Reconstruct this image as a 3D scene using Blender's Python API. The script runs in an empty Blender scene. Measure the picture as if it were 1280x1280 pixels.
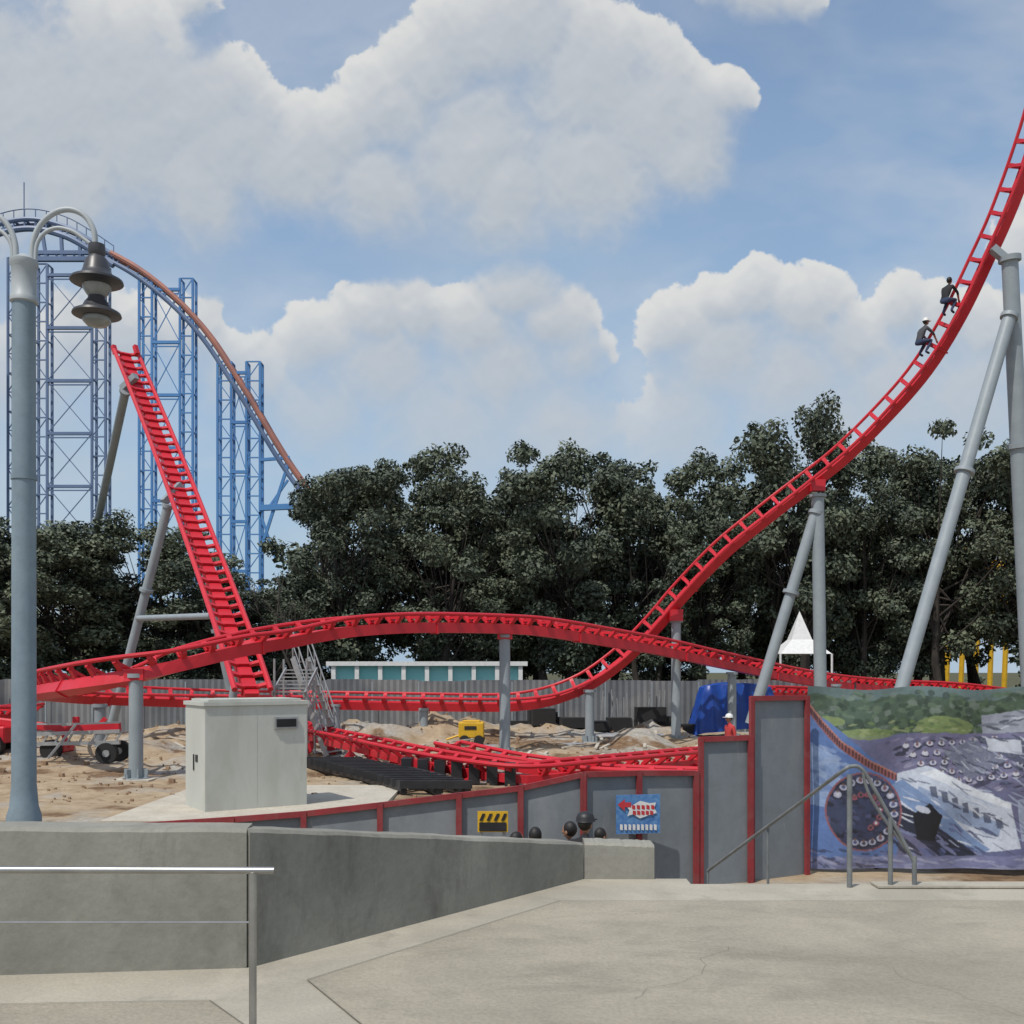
import bpy, math, random
import numpy as np
from mathutils import Vector, Matrix, noise
random.seed(7); rng=np.random.default_rng(7)
F=1280.0; HY=840.0; EYE=1.6; GZ=-1.5
def P(x,y,d): return Vector(((x-640)/F*d, d, EYE-(y-HY)/F*d))
sc=bpy.context.scene
sc.view_settings.view_transform='Standard'; sc.view_settings.look='None'; sc.view_settings.exposure=0
col=sc.collection
# ---------------- materials
def nt(mat):
    mat.use_nodes=True; return mat.node_tree.nodes, mat.node_tree.links
def mk(name,c1,c2=None,scale=4.0,rough=0.6,metal=0.0,bump=0.0,bscale=None,spec=0.5,detail=4,c3=None,s3=0.5,stretch=None,speck=0,sa=.88,c4=None,s4=2.0,st4=None,p4=(.56,.70)):
    m=bpy.data.materials.new(name); N,L=nt(m); b=N['Principled BSDF']
    b.inputs['Roughness'].default_value=rough; b.inputs['Metallic'].default_value=metal
    b.inputs['Specular IOR Level'].default_value=spec
    if c2 is None: c2=tuple(v*0.8 for v in c1)
    g=N.new('ShaderNodeNewGeometry'); src=g.outputs['Position']
    if stretch:
        mp=N.new('ShaderNodeMapping'); mp.inputs['Scale'].default_value=stretch; L.new(src,mp.inputs[0]); src=mp.outputs[0]
    n=N.new('ShaderNodeTexNoise'); n.inputs['Scale'].default_value=scale; n.inputs['Detail'].default_value=detail; n.inputs['Roughness'].default_value=0.6
    L.new(src,n.inputs['Vector'])
    r=N.new('ShaderNodeValToRGB'); r.color_ramp.elements[0].position=0.3; r.color_ramp.elements[1].position=0.7
    r.color_ramp.elements[0].color=(*c2,1); r.color_ramp.elements[1].color=(*c1,1)
    L.new(n.outputs['Fac'],r.inputs[0]); out=r.outputs[0]
    if c3:
        n3=N.new('ShaderNodeTexNoise'); n3.inputs['Scale'].default_value=s3; n3.inputs['Detail'].default_value=6; n3.inputs['Roughness'].default_value=.62; n3.inputs['Distortion'].default_value=.6; L.new(src,n3.inputs['Vector'])
        r3=N.new('ShaderNodeValToRGB'); r3.color_ramp.elements[0].position=0.45; r3.color_ramp.elements[1].position=0.66
        L.new(n3.outputs['Fac'],r3.inputs[0])
        mx=N.new('ShaderNodeMixRGB'); L.new(r3.outputs[0],mx.inputs[0]); L.new(out,mx.inputs[1]); mx.inputs[2].default_value=(*c3,1); out=mx.outputs[0]
    if c4:
        mp=N.new('ShaderNodeMapping'); mp.inputs['Scale'].default_value=st4 or (1,1,1); mp.inputs['Location'].default_value=(7,3,5); L.new(g.outputs['Position'],mp.inputs[0])
        n3=N.new('ShaderNodeTexNoise'); n3.inputs['Scale'].default_value=s4; n3.inputs['Detail'].default_value=9; n3.inputs['Roughness'].default_value=.72; n3.inputs['Distortion'].default_value=.3; L.new(mp.outputs[0],n3.inputs['Vector'])
        r3=N.new('ShaderNodeValToRGB'); r3.color_ramp.elements[0].position=p4[0]; r3.color_ramp.elements[1].position=p4[1]
        L.new(n3.outputs['Fac'],r3.inputs[0])
        mx=N.new('ShaderNodeMixRGB'); L.new(r3.outputs[0],mx.inputs[0]); L.new(out,mx.inputs[1]); mx.inputs[2].default_value=(*c4,1); out=mx.outputs[0]
    if speck:
        n4=N.new('ShaderNodeTexNoise'); n4.inputs['Scale'].default_value=speck; n4.inputs['Detail'].default_value=3; n4.inputs['Roughness'].default_value=.8; L.new(g.outputs['Position'],n4.inputs['Vector'])
        r4=N.new('ShaderNodeValToRGB'); r4.color_ramp.elements[0].position=0.36; r4.color_ramp.elements[1].position=0.6; r4.color_ramp.elements[0].color=(sa,sa,sa,1); r4.color_ramp.elements[1].color=(1.03,1.03,1.03,1)
        L.new(n4.outputs['Fac'],r4.inputs[0]); mx=N.new('ShaderNodeMixRGB'); mx.blend_type='MULTIPLY'; mx.inputs[0].default_value=1; L.new(out,mx.inputs[1]); L.new(r4.outputs[0],mx.inputs[2]); out=mx.outputs[0]
    L.new(out,b.inputs['Base Color'])
    if bump>0:
        n2=N.new('ShaderNodeTexNoise'); n2.inputs['Scale'].default_value=bscale or scale*6; n2.inputs['Detail'].default_value=4
        L.new(g.outputs['Position'],n2.inputs['Vector'])
        bp=N.new('ShaderNodeBump'); bp.inputs['Strength'].default_value=bump; bp.inputs['Distance'].default_value=0.02
        L.new(n2.outputs['Fac'],bp.inputs['Height']); L.new(bp.outputs[0],b.inputs['Normal'])
    return m
M={}
M['red']=mk('red_paint',(0.60,0.022,0.036),(0.50,0.017,0.029),1.2,0.42,spec=0.45)  # haze put into the colour: red toned down
M['reddark']=mk('red_frame_paint',(0.30,0.030,0.035),(0.20,0.022,0.025),3,0.7,c3=(.24,.05,.05),s3=4)
M['grey']=mk('grey_steel_paint',(0.29,0.33,0.35),(0.24,0.28,0.30),2,0.5)
M['greydk']=mk('grey_panel',(0.20,0.225,0.245),(0.165,0.185,0.20),1.2,0.65,c3=(0.245,0.26,0.27),s3=0.9,stretch=(1,1,.45),speck=5,sa=.93,c4=(.30,.30,.29),s4=2.2,st4=(1,1,.25),p4=(.58,.75))
M['farfence']=mk('corrugated_grey',(0.16,0.17,0.18),(0.10,0.11,0.12),0.6,0.7,c3=(0.21,0.21,0.21),s3=0.25)
M['conc']=mk('concrete_wall',(0.31,0.30,0.255),(0.24,0.232,0.20),1.4,0.85,bump=0.15,bscale=22,c3=(0.20,0.195,0.165),s3=1.1,stretch=(1,1,0.7),speck=18,sa=.93,detail=9,c4=(.125,.12,.10),s4=2.4,st4=(1,1,.35),p4=(.54,.78))
M['plaza']=mk('plaza_concrete',(0.385,0.345,0.27),(0.315,0.283,0.222),1.2,0.9,bump=0.3,bscale=40,c3=(0.275,0.248,0.195),s3=0.6,speck=40,sa=.86,detail=9,c4=(.235,.212,.165),s4=1.5,st4=(.7,1.3,1),p4=(.50,.72))
M['border']=mk('border_concrete',(0.43,0.395,0.32),(0.37,0.34,0.275),2.5,0.9,bump=0.2,bscale=40,c3=(0.33,0.302,0.245),s3=1.1,speck=45,sa=.90,detail=8,c4=(.27,.247,.20),s4=2.2,p4=(.54,.74))
M['joint']=mk('joint_dark',(0.20,0.185,0.15),None,5,0.9)
M['crack']=mk('crack_dark',(0.24,0.22,0.175),None,5,0.9)  # darker concrete tone for the hairline crack lines
M['slab']=mk('slab_concrete',(0.52,0.48,0.40),(0.42,0.38,0.31),1.5,0.9,speck=8)
M['box']=mk('kiosk_paint',(0.52,0.53,0.48),(0.47,0.48,0.435),0.8,0.6,c3=(.43,.435,.385),s3=1.2,stretch=(1,1,.35),c4=(.34,.33,.28),s4=1.6,st4=(1.4,1.4,.3),p4=(.58,.85))
M['black']=mk('black_steel',(0.025,0.025,0.028),(0.012,0.012,0.014),4,0.5)
M['galv']=mk('galvanised_steel',(0.42,0.43,0.43),(0.32,0.33,0.33),6,0.4,metal=0.4)
M['stainless']=mk('stainless_rail',(0.45,0.45,0.43),(0.33,0.33,0.32),8,0.35,metal=0.9)
M['rail2']=mk('painted_rail',(0.20,0.21,0.21),(0.12,0.13,0.13),8,0.45)
M['post']=mk('lamp_post_paint',(0.20,0.26,0.30),(0.165,0.22,0.26),3,0.5,c3=(0.23,0.29,0.32),s3=2,stretch=(1,1,.2),speck=12,sa=.92)
M['white']=mk('white_paint',(0.75,0.75,0.73),(0.62,0.62,0.60),5,0.5)
M['armpaint']=mk('arm_paint',(0.42,0.45,0.46),(0.34,0.37,0.38),5,0.5)
M['lantern']=mk('lantern_metal',(0.055,0.055,0.06),(0.035,0.035,0.04),8,0.4)
M['glass']=mk('lantern_glass',(0.30,0.31,0.30),(0.20,0.20,0.19),8,0.15)
M['bluesteel']=mk('blue_steel',(0.08,0.25,0.52),(0.06,0.18,0.42),0.1,0.5)
M['bluedk']=mk('blue_steel_dull',(0.14,0.20,0.33),(0.09,0.14,0.25),0.2,0.5)  # greyer, darker blue for crest, left bents and drop spine
M['rust']=mk('orange_track',(0.46,0.18,0.12),(0.28,0.13,0.11),0.3,0.6)
M['bark']=mk('bark',(0.055,0.045,0.036),(0.025,0.02,0.018),2,0.9)
M['tarp']=mk('blue_tarp',(0.012,0.07,0.36),(0.008,0.04,0.24),1.5,0.4,bump=0.6,bscale=3)
M['yellow']=mk('yellow_paint',(0.70,0.42,0.02),(0.55,0.32,0.015),3,0.5)
M['turq']=mk('turquoise_wall',(0.2,0.55,0.55),(0.3,0.6,0.62),0.3,0.7)
M['rubber']=mk('rubber',(0.02,0.02,0.02),None,5,0.8)
M['skin']=mk('skin',(0.36,0.20,0.13),(0.30,0.16,0.10),8,0.5)
M['hair']=mk('hair',(0.012,0.010,0.009),None,20,0.6)
M['shirtblk']=mk('black_shirt',(0.02,0.02,0.024),None,6,0.9)
M['shirtred']=mk('red_shirt',(0.5,0.05,0.05),None,6,0.9)
M['jeans']=mk('jeans',(0.04,0.06,0.12),None,6,0.9)
M['shirtgry']=mk('grey_shirt',(0.07,0.07,0.08),None,6,0.9)
M['blue']=mk('blue_print',(0.04,0.14,0.38),(0.14,0.30,0.52),14,0.5)
M['redprint']=mk('red_print',(0.55,0.04,0.05),None,6,0.5)
M['soil']=mk('soil_clods',(0.30,0.20,0.12),(0.16,0.10,0.06),2,0.95)
def leafmat(name,dark,lite):
    m=bpy.data.materials.new(name); N,L=nt(m); b=N['Principled BSDF']; b.inputs['Roughness'].default_value=0.6
    b.inputs['Specular IOR Level'].default_value=0.3
    g=N.new('ShaderNodeNewGeometry'); oi=N.new('ShaderNodeObjectInfo')
    r=N.new('ShaderNodeValToRGB'); r.color_ramp.elements[0].color=(*dark,1); r.color_ramp.elements[1].color=(*lite,1)
    n=N.new('ShaderNodeTexNoise'); n.inputs['Scale'].default_value=0.35; n.inputs['Detail'].default_value=1; L.new(g.outputs['Position'],n.inputs['Vector'])
    a=N.new('ShaderNodeMath'); a.operation='MULTIPLY_ADD'; L.new(g.outputs['Random Per Island'],a.inputs[0]); a.inputs[1].default_value=0.5
    s=N.new('ShaderNodeMath'); s.operation='MULTIPLY_ADD'; L.new(n.outputs['Fac'],s.inputs[0]); s.inputs[1].default_value=1.5; s.inputs[2].default_value=-0.6
    L.new(s.outputs[0],a.inputs[2]); 
    a2=N.new('ShaderNodeMath'); a2.operation='MULTIPLY_ADD'; L.new(oi.outputs['Random'],a2.inputs[0]); a2.inputs[1].default_value=0.5; L.new(a.outputs[0],a2.inputs[2])
    L.new(a2.outputs[0],r.inputs[0]); L.new(r.outputs[0],b.inputs['Base Color'])
    return m
M['leaf']=leafmat('tree_leaves',(0.050,0.066,0.050),(0.128,0.150,0.095))  # greens lightened in the colour to stand in for distance haze
def groundmat():
    m=bpy.data.materials.new('ground_soil'); N,L=nt(m); b=N['Principled BSDF']; b.inputs['Roughness'].default_value=0.95; b.inputs['Specular IOR Level'].default_value=0.1
    g=N.new('ShaderNodeNewGeometry')
    def noi(s,d=5,r=0.6):
        n=N.new('ShaderNodeTexNoise'); n.inputs['Scale'].default_value=s; n.inputs['Detail'].default_value=d; n.inputs['Roughness'].default_value=r; L.new(g.outputs['Position'],n.inputs['Vector']); return n.outputs['Fac']
    def ramp(f,p0,p1,c0,c1):
        r=N.new('ShaderNodeValToRGB'); r.color_ramp.elements[0].position=p0; r.color_ramp.elements[1].position=p1; r.color_ramp.elements[0].color=(*c0,1); r.color_ramp.elements[1].color=(*c1,1); L.new(f,r.inputs[0]); return r.outputs[0]
    def mix(f,a,b_):
        x=N.new('ShaderNodeMixRGB'); L.new(f,x.inputs[0]); L.new(a,x.inputs[1]); L.new(b_,x.inputs[2]); return x.outputs[0]
    sand=ramp(noi(2.0),0.3,0.7,(0.27,0.195,0.12),(0.45,0.36,0.25))
    grav=ramp(noi(6.0),0.3,0.7,(0.24,0.23,0.20),(0.44,0.41,0.36))
    c=mix(ramp(noi(0.22,4),0.48,0.58,(0,0,0),(1,1,1)),sand,grav)
    br=ramp(noi(5),0.3,0.7,(0.11,0.07,0.042),(0.25,0.165,0.10))
    c=mix(ramp(noi(0.5,6),0.52,0.60,(0,0,0),(1,1,1)),c,br)
    sep=N.new('ShaderNodeSeparateXYZ'); L.new(g.outputs['Position'],sep.inputs[0])
    mr=N.new('ShaderNodeMapRange'); L.new(sep.outputs['Y'],mr.inputs[0]); mr.inputs[1].default_value=53; mr.inputs[2].default_value=57
    gr=ramp(noi(0.8),0.3,0.7,(0.05,0.055,0.03),(0.14,0.13,0.08))
    c=mix(mr.outputs[0],c,gr)
    L.new(c,b.inputs['Base Color'])
    bp=N.new('ShaderNodeBump'); bp.inputs['Strength'].default_value=0.6; bp.inputs['Distance'].default_value=0.06; L.new(noi(7,7,0.7),bp.inputs['Height']); L.new(bp.outputs[0],b.inputs['Normal'])
    return m
M['ground']=groundmat()
# ---------------- mesh builder
class MB:
    def __init__(s): s.v=[]; s.f=[]
    def raw(s,vs,fs):
        o=len(s.v); s.v+= [tuple(v) for v in vs]; s.f+=[tuple(i+o for i in f) for f in fs]
    def obox(s,c,a,b,d):
        c=Vector(c);a=Vector(a);b=Vector(b);d=Vector(d)
        vs=[c+i*a+j*b+k*d for i in(-1,1) for j in(-1,1) for k in(-1,1)]
        s.raw(vs,[(0,1,3,2),(4,6,7,5),(0,4,5,1),(2,3,7,6),(0,2,6,4),(1,5,7,3)])
    def box(s,x0,x1,y0,y1,z0,z1):
        s.obox(((x0+x1)/2,(y0+y1)/2,(z0+z1)/2),((x1-x0)/2,0,0),(0,(y1-y0)/2,0),(0,0,(z1-z0)/2))
    def beam(s,p0,p1,w,h=None,up=(0,0,1)):
        p0=Vector(p0);p1=Vector(p1);t=p1-p0
        if t.length<1e-6: return
        l=t.length; t.normalize(); u=Vector(up)
        if abs(t.dot(u))>0.98: u=Vector((0,1,0))
        a=t.cross(u).normalized(); b=a.cross(t); h=h or w
        s.obox((p0+p1)/2,t*l/2,a*w/2,b*h/2)
    def tube(s,p0,p1,r0,r1=None,n=10,cap=True):
        p0=Vector(p0);p1=Vector(p1); r1=r0 if r1 is None else r1
        t=(p1-p0).normalized(); u=Vector((0,0,1)) if abs(t.z)<0.95 else Vector((1,0,0))
        a=t.cross(u).normalized(); b=a.cross(t)
        vs=[]
        for p,r in((p0,r0),(p1,r1)):
            for i in range(n):
                an=2*math.pi*i/n; vs.append(p+a*math.cos(an)*r+b*math.sin(an)*r)
        fs=[(i,(i+1)%n,n+(i+1)%n,n+i) for i in range(n)]
        if cap: fs+=[tuple(range(n))[::-1],tuple(range(n,2*n))]
        s.raw(vs,fs)
    def path(s,pts,r,n=8):
        pts=[Vector(p) for p in pts]; vs=[];m=len(pts); pa=None
        for k,p in enumerate(pts):
            t=(pts[min(k+1,m-1)]-pts[max(k-1,0)]).normalized()
            if pa is None:
                u=Vector((0,0,1)) if abs(t.z)<0.9 else Vector((1,0,0)); a=t.cross(u).normalized()
            else: a=(pa-t*pa.dot(t)).normalized()
            pa=a; b=a.cross(t); rr=r[k] if isinstance(r,(list,tuple)) else r
            for i in range(n):
                an=2*math.pi*i/n; vs.append(p+a*math.cos(an)*rr+b*math.sin(an)*rr)
        fs=[]
        for k in range(m-1):
            for i in range(n): fs.append((k*n+i,k*n+(i+1)%n,(k+1)*n+(i+1)%n,(k+1)*n+i))
        fs+=[tuple(range(n))[::-1],tuple(range((m-1)*n,m*n))]
        s.raw(vs,fs)
    def lathe(s,prof,c,n=24):
        c=Vector(c); vs=[];m=len(prof)
        for r,z in prof:
            for i in range(n):
                an=2*math.pi*i/n; vs.append(c+Vector((r*math.cos(an),r*math.sin(an),z)))
        fs=[]
        for k in range(m-1):
            for i in range(n): fs.append((k*n+i,k*n+(i+1)%n,(k+1)*n+(i+1)%n,(k+1)*n+i))
        fs+=[tuple(range(n)),tuple(range((m-1)*n,m*n))]
        s.raw(vs,fs)
    def obj(s,name,mat,parent=None,smooth=False):
        me=bpy.data.meshes.new(name); me.from_pydata(s.v,[],s.f); me.update()
        import bmesh
        bm=bmesh.new(); bm.from_mesh(me); bmesh.ops.recalc_face_normals(bm,faces=bm.faces); bm.to_mesh(me); bm.free()
        if smooth:
            me.shade_smooth()
            try: me.set_sharp_from_angle(angle=math.radians(40))
            except Exception: pass
        o=bpy.data.objects.new(name,me); col.objects.link(o); me.materials.append(M[mat] if isinstance(mat,str) else mat)
        if parent: o.parent=parent
        return o
def empty(name,loc=(0,0,0)):
    e=bpy.data.objects.new(name,None); col.objects.link(e); return e
# ---------------- track
def catmull(pts,n=14):
    out=[];m=len(pts)
    for i in range(m-1):
        p0=pts[max(i-1,0)];p1=pts[i];p2=pts[i+1];p3=pts[min(i+2,m-1)]
        for k in range(n):
            t=k/n
            out.append(0.5*((2*p1)+(-p0+p2)*t+(2*p0-5*p1+4*p2-p3)*t*t+(-p0+3*p1-3*p2+p3)*t**3))
    out.append(pts[-1]); return out
def resample(pts,step):
    d=[0]
    for i in range(1,len(pts)): d.append(d[-1]+(pts[i]-pts[i-1]).length)
    n=max(2,int(round(d[-1]/step))); out=[];j=0
    for k in range(n+1):
        s=d[-1]*k/n
        while j<len(d)-2 and d[j+1]<s: j+=1
        f=(s-d[j])/max(1e-9,d[j+1]-d[j]); out.append(pts[j].lerp(pts[j+1],min(max(f,0),1)))
    return out
def track(name,ctrl,parent,bank=None,gauge=0.5,drop=0.46,spw=0.17,sph=0.18,mat='red',step=0.42,tieevery=2,railr=0.065):
    raw=[]
    for c in ctrl:
        p=P(*c[:3]); b=c[3] if len(c)>3 else (0,0); raw.append((p,Vector((b[0],b[1],0))))
    pos=catmull([r[0] for r in raw]); bk=catmull([r[1] for r in raw])
    d=[0]
    for i in range(1,len(pos)): d.append(d[-1]+(pos[i]-pos[i-1]).length)
    n=int(d[-1]/step); R=[];j=0
    for k in range(n+1):
        s=d[-1]*k/n
        while j<len(d)-2 and d[j+1]<s: j+=1
        f=min(max((s-d[j])/max(1e-9,d[j+1]-d[j]),0),1); R.append((pos[j].lerp(pos[j+1],f),bk[j].lerp(bk[j+1],f)))
    rails=MB();sp=MB();ties=MB(); L1=[];L2=[];fr=[]
    for k,(p,b) in enumerate(R):
        t=(R[min(k+1,n)][0]-R[max(k-1,0)][0]).normalized()
        u=Vector((0,0,1))+b; u=(u-t*u.dot(t)).normalized(); a=t.cross(u).normalized()
        L1.append(p+a*gauge);L2.append(p-a*gauge); fr.append((p,t,u,a))
    rails.path(L1,railr,8);rails.path(L2,railr,8)
    vs=[];fs=[]
    for k,(p,t,u,a) in enumerate(fr):
        c=p-u*drop
        for (i,j2) in((-1,-1),(1,-1),(1,1),(-1,1)): vs.append(c+a*spw*i+u*sph*j2)
    for k in range(len(fr)-1):
        for i in range(4): fs.append((4*k+i,4*k+(i+1)%4,4*k+4+(i+1)%4,4*k+4+i))
    fs+=[(0,1,2,3),tuple(4*(len(fr)-1)+i for i in(3,2,1,0))]
    sp.raw(vs,fs)
    for k in range(0,len(fr),tieevery):
        p,t,u,a=fr[k]
        top=p-u*0.10
        ties.obox(top,a*(gauge-0.03),t*0.055,u*0.045)
        for sgn in(-1,1):
            q0=p-u*(drop-sph-0.02)+a*sgn*spw*0.8; q1=p+a*sgn*(gauge-0.05)-u*0.02
            ties.beam(q0,q1,0.11,0.16,up=t)
        if k%16==0:
            ties.obox(p-u*drop,a*(spw+0.04),t*0.035,u*(sph+0.04))
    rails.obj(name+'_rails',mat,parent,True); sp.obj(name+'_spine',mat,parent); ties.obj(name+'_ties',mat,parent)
    return fr
coaster=empty('red_roller_coaster')
z0=(0,0)
B=[ (1330,872,64,z0),(1200,855,59,z0),(1100,850,55,z0),(1010,840,50.5,z0),(900,817,46,z0),(830,801,43.5,z0),(760,788,41,z0),(690,776,39,z0),(640,771,38,z0),(530,768,35.5,z0),(450,771,33.8,z0),(400,777,33,(.0,-.1)),
 (350,786,32,(0.05,-.15)),(300,794,31,(.1,0)),(230,810,30,(.2,.1)),(170,825,29.6,(.3,.2)),(110,840,30.2,(.45,.3)),(66,849,32.5,(.6,.2)),(50,853,36,(.6,0)),(70,856,39.5,(.5,-.2)),(120,861,42.5,(.3,-.3)),(220,865,44.5,(.1,-.25)),(310,867,45,(0,-.2)),(400,868,45,(0,-.2)),(520,870,45,(0,-.2)),(620,871,45,(0,-.2)),(665,868,45,(0,-.3)),(700,860,45.2,(0,-.4)),(740,842,45.2,(0,-.5)),(780,812,45.2,(-.1,-.55)),
 (815,775,45,(-.2,-.55)),(850,734,44.6,(-.2,-.6)),(900,682,44,(-.2,-.6)),(950,641,43.5,(-.2,-.6)),(1000,602,43,(-.2,-.6)),(1050,562,42.3,(-.3,-.6)),(1100,512,41.5,(-.4,-.6)),(1150,453,40.5,(-.6,-.6)),(1192,384,39.6,(-.8,-.6)),(1226,312,38.9,(-1,-.6)),(1253,250,38.2,(-1,-.6)),(1277,185,37.6,(-1,-.6)),(1300,110,37,(-1,-.6)),(1320,20,36.5,(-1,-.6)),(1332,-80,36.2,(-1,-.6))]
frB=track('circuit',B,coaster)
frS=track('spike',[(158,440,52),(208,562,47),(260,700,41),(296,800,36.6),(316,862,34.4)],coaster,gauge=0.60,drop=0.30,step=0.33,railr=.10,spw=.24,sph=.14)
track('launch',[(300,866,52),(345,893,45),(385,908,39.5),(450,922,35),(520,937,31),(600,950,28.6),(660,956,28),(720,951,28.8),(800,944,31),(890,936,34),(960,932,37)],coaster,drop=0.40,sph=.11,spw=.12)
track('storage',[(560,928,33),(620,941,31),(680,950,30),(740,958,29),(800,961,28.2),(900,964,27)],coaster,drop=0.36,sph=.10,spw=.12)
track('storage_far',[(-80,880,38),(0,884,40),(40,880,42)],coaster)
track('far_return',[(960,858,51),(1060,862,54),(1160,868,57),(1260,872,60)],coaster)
ft=MB()
for (x,y,d) in [(400,915,38.5),(450,926,35),(480,934,33),(522,942,31),(563,950,29.5),(607,955,28.5),(660,960,28.1),(720,955,28.9),(790,950,30.8),(860,944,33)]:
    p=P(x,y,d); p.z-=0.4
    for s in(-0.25,0.25):
        ft.beam((p.x+s,p.y,p.z),(p.x+s*2.2,p.y,GZ),0.2,0.25)
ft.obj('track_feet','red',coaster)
cols=MB()
def column(x,ytop,d,r=0.2,gz=GZ,lean=0):
    p=P(x,ytop,d); b=Vector((p.x+lean,d,gz))
    cols.tube(b,p,r,r,16); cols.tube(b,b+Vector((0,0,0.06)),r*1.9,n=16); cols.tube(p-Vector((0,0,0.12)),p,r*1.35,n=16)
    for k in range(6):
        an=k*math.pi/3; q=b+Vector((math.cos(an)*r*1.55,math.sin(an)*r*1.55,0.06)); cols.tube(q,q+Vector((0,0,.1)),0.035,n=6)
        cols.obox(b+Vector((math.cos(an)*r*1.35,math.sin(an)*r*1.35,0.18)),Vector((math.cos(an),math.sin(an),0))*r*.35,Vector((-math.sin(an),math.cos(an),0))*.012,(0,0,.13))
column(170,842,29.5,.2); column(631,793,38,.2); column(737,862,45,.2); column(845,775,45,.21); column(915,840,46.5,.2)
column(125,880,38.5,.2); column(1022,618,43,.26,lean=.15); column(530,885,45,.18); column(1045,855,51,.2)
column(300,880,45,.18); column(420,880,45,.18)
def leg(a,b,r):
    a=P(*a); b=P(*b); cols.tube(b,a,r,r,14)
    m=a.lerp(b,0.38); t=(b-a).normalized(); cols.tube(m-t*.07,m+t*.07,r*1.5,n=14); cols.tube(a-t*.05,a+t*.1,r*1.35,n=14)
leg((1020,640,43),(938,905,43),.23)
leg((1262,395,38.2),(1108,925,36),.24)
p=P(1262,322,38.4); q=P(1292,940,39.7); cols.tube(q,p,.34,.29,18); t=(p-q).normalized()
cols.tube(p-t*.15,p+t*.05,.40,n=18); cols.tube(p-t*7-t*.1,p-t*7+t*.1,.40,n=18); cols.beam(p-t*.2,P(1240,310,38.4),.3,.25)
leg((157,488,50.5),(84,830,76),.22)
leg((210,632,44.5),(140,905,46),.2)
leg((262,742,40.5),(288,862,41),.17)
leg((300,800,37.8),(290,880,38),.15)
cols.tube(P(172,773,45.2),P(264,770,40.4),.13,n=12)
cols.beam(P(205,628,44.6),P(226,606,45.2),.3); cols.beam(P(153,486,50.6),P(170,470,50.2),.3)
cols.obj('support_columns','grey',coaster,True)
sd=MB()
for (x,y,d) in [(631,785,38),(845,762,44.8),(1022,600,42.8),(170,836,29.5)]:
    sd.beam(P(x,y,d),P(x,y+14,d),.55,.4)
for s_ in(-.55,.55):
    p=P(158,440,52); sd.beam(p+Vector((s_,0,-.1)),p+Vector((s_-.15,.1,.35)),.2)
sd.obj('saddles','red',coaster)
m=MB()
for (x,d) in((170,29.5),(631,38),(737,45),(845,45),(125,38.5),(915,46.5),(1022,43)):
    p=P(x,0,d); m.box(p.x-.55,p.x+.55,d-.55,d+.55,GZ-.3,GZ+.035)
m.obj('column_footings','slab',coaster)
st=empty('steel_staircase'); ms=MB(); 
s0=P(408,905,37.5); s0.z=GZ; s1=P(366,822,38.6); W=Vector((0.35,1.1,0)) 
for w in(-0.0,1.0):
    o=W*w; ms.beam(s0+o,s1+o,.06,.24)
    ms.tube(s0+o+Vector((0,0,1)),s1+o+Vector((0,0,1)),.03,n=8); ms.tube(s0+o+Vector((0,0,.5)),s1+o+Vector((0,0,.5)),.02,n=6)
    for k in range(6):
        f=k/5; q=s0.lerp(s1,f)+o; ms.tube(q,q+Vector((0,0,1)),.025,n=6)
for k in range(12):
    q=s0.lerp(s1,(k+.5)/12)+W*.5; ms.obox(q,(.12,0,0),W*.48,(0,0,.02))
a0=P(342,862,36.5); 
for k in range(7):
    ms.box(a0.x+.02*k,a0.x+1.15+.02*k,36.3+.25*k,36.5+.25*k,a0.z-.1+.13*k,a0.z-.06+.13*k)
ms.beam((a0.x,36.3,a0.z-.15),(a0.x+.12,38,a0.z+.75),.05,.15); ms.beam((a0.x+1.15,36.3,a0.z-.15),(a0.x+1.27,38,a0.z+.75),.05,.15)
for xx in(a0.x+.05,a0.x+1.2):
    for yy in(36.4,37.9): ms.tube((xx,yy,GZ),(xx,yy,a0.z+1.1),.04,n=6)
ms.obj('stair_frame','galv',st)
bt=empty('launch_drive_trough'); mb=MB()
pts=[P(386,962,32.5),P(450,980,29),P(505,998,25.5)]
for off in(0,.9,1.6):
    for i in range(2):
        a=pts[i].copy(); b=pts[i+1].copy(); a.z=b.z=GZ+.22; a.x+=off; b.x+=off; mb.beam(a,b,.16,.3)
for k in range(16):
    a=pts[0].lerp(pts[2],k/15); a.z=GZ+.3; mb.beam(a+Vector((-.1,0,0)),a+Vector((1.7,0,0)),.12,.2)
for k in range(7):
    mb.box(-3.2+k*.5,-2.9+k*.5,29.5-.3*k,30.2-.3*k,GZ,GZ+.6)
mb.obj('drive_frames','black',bt)
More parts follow.
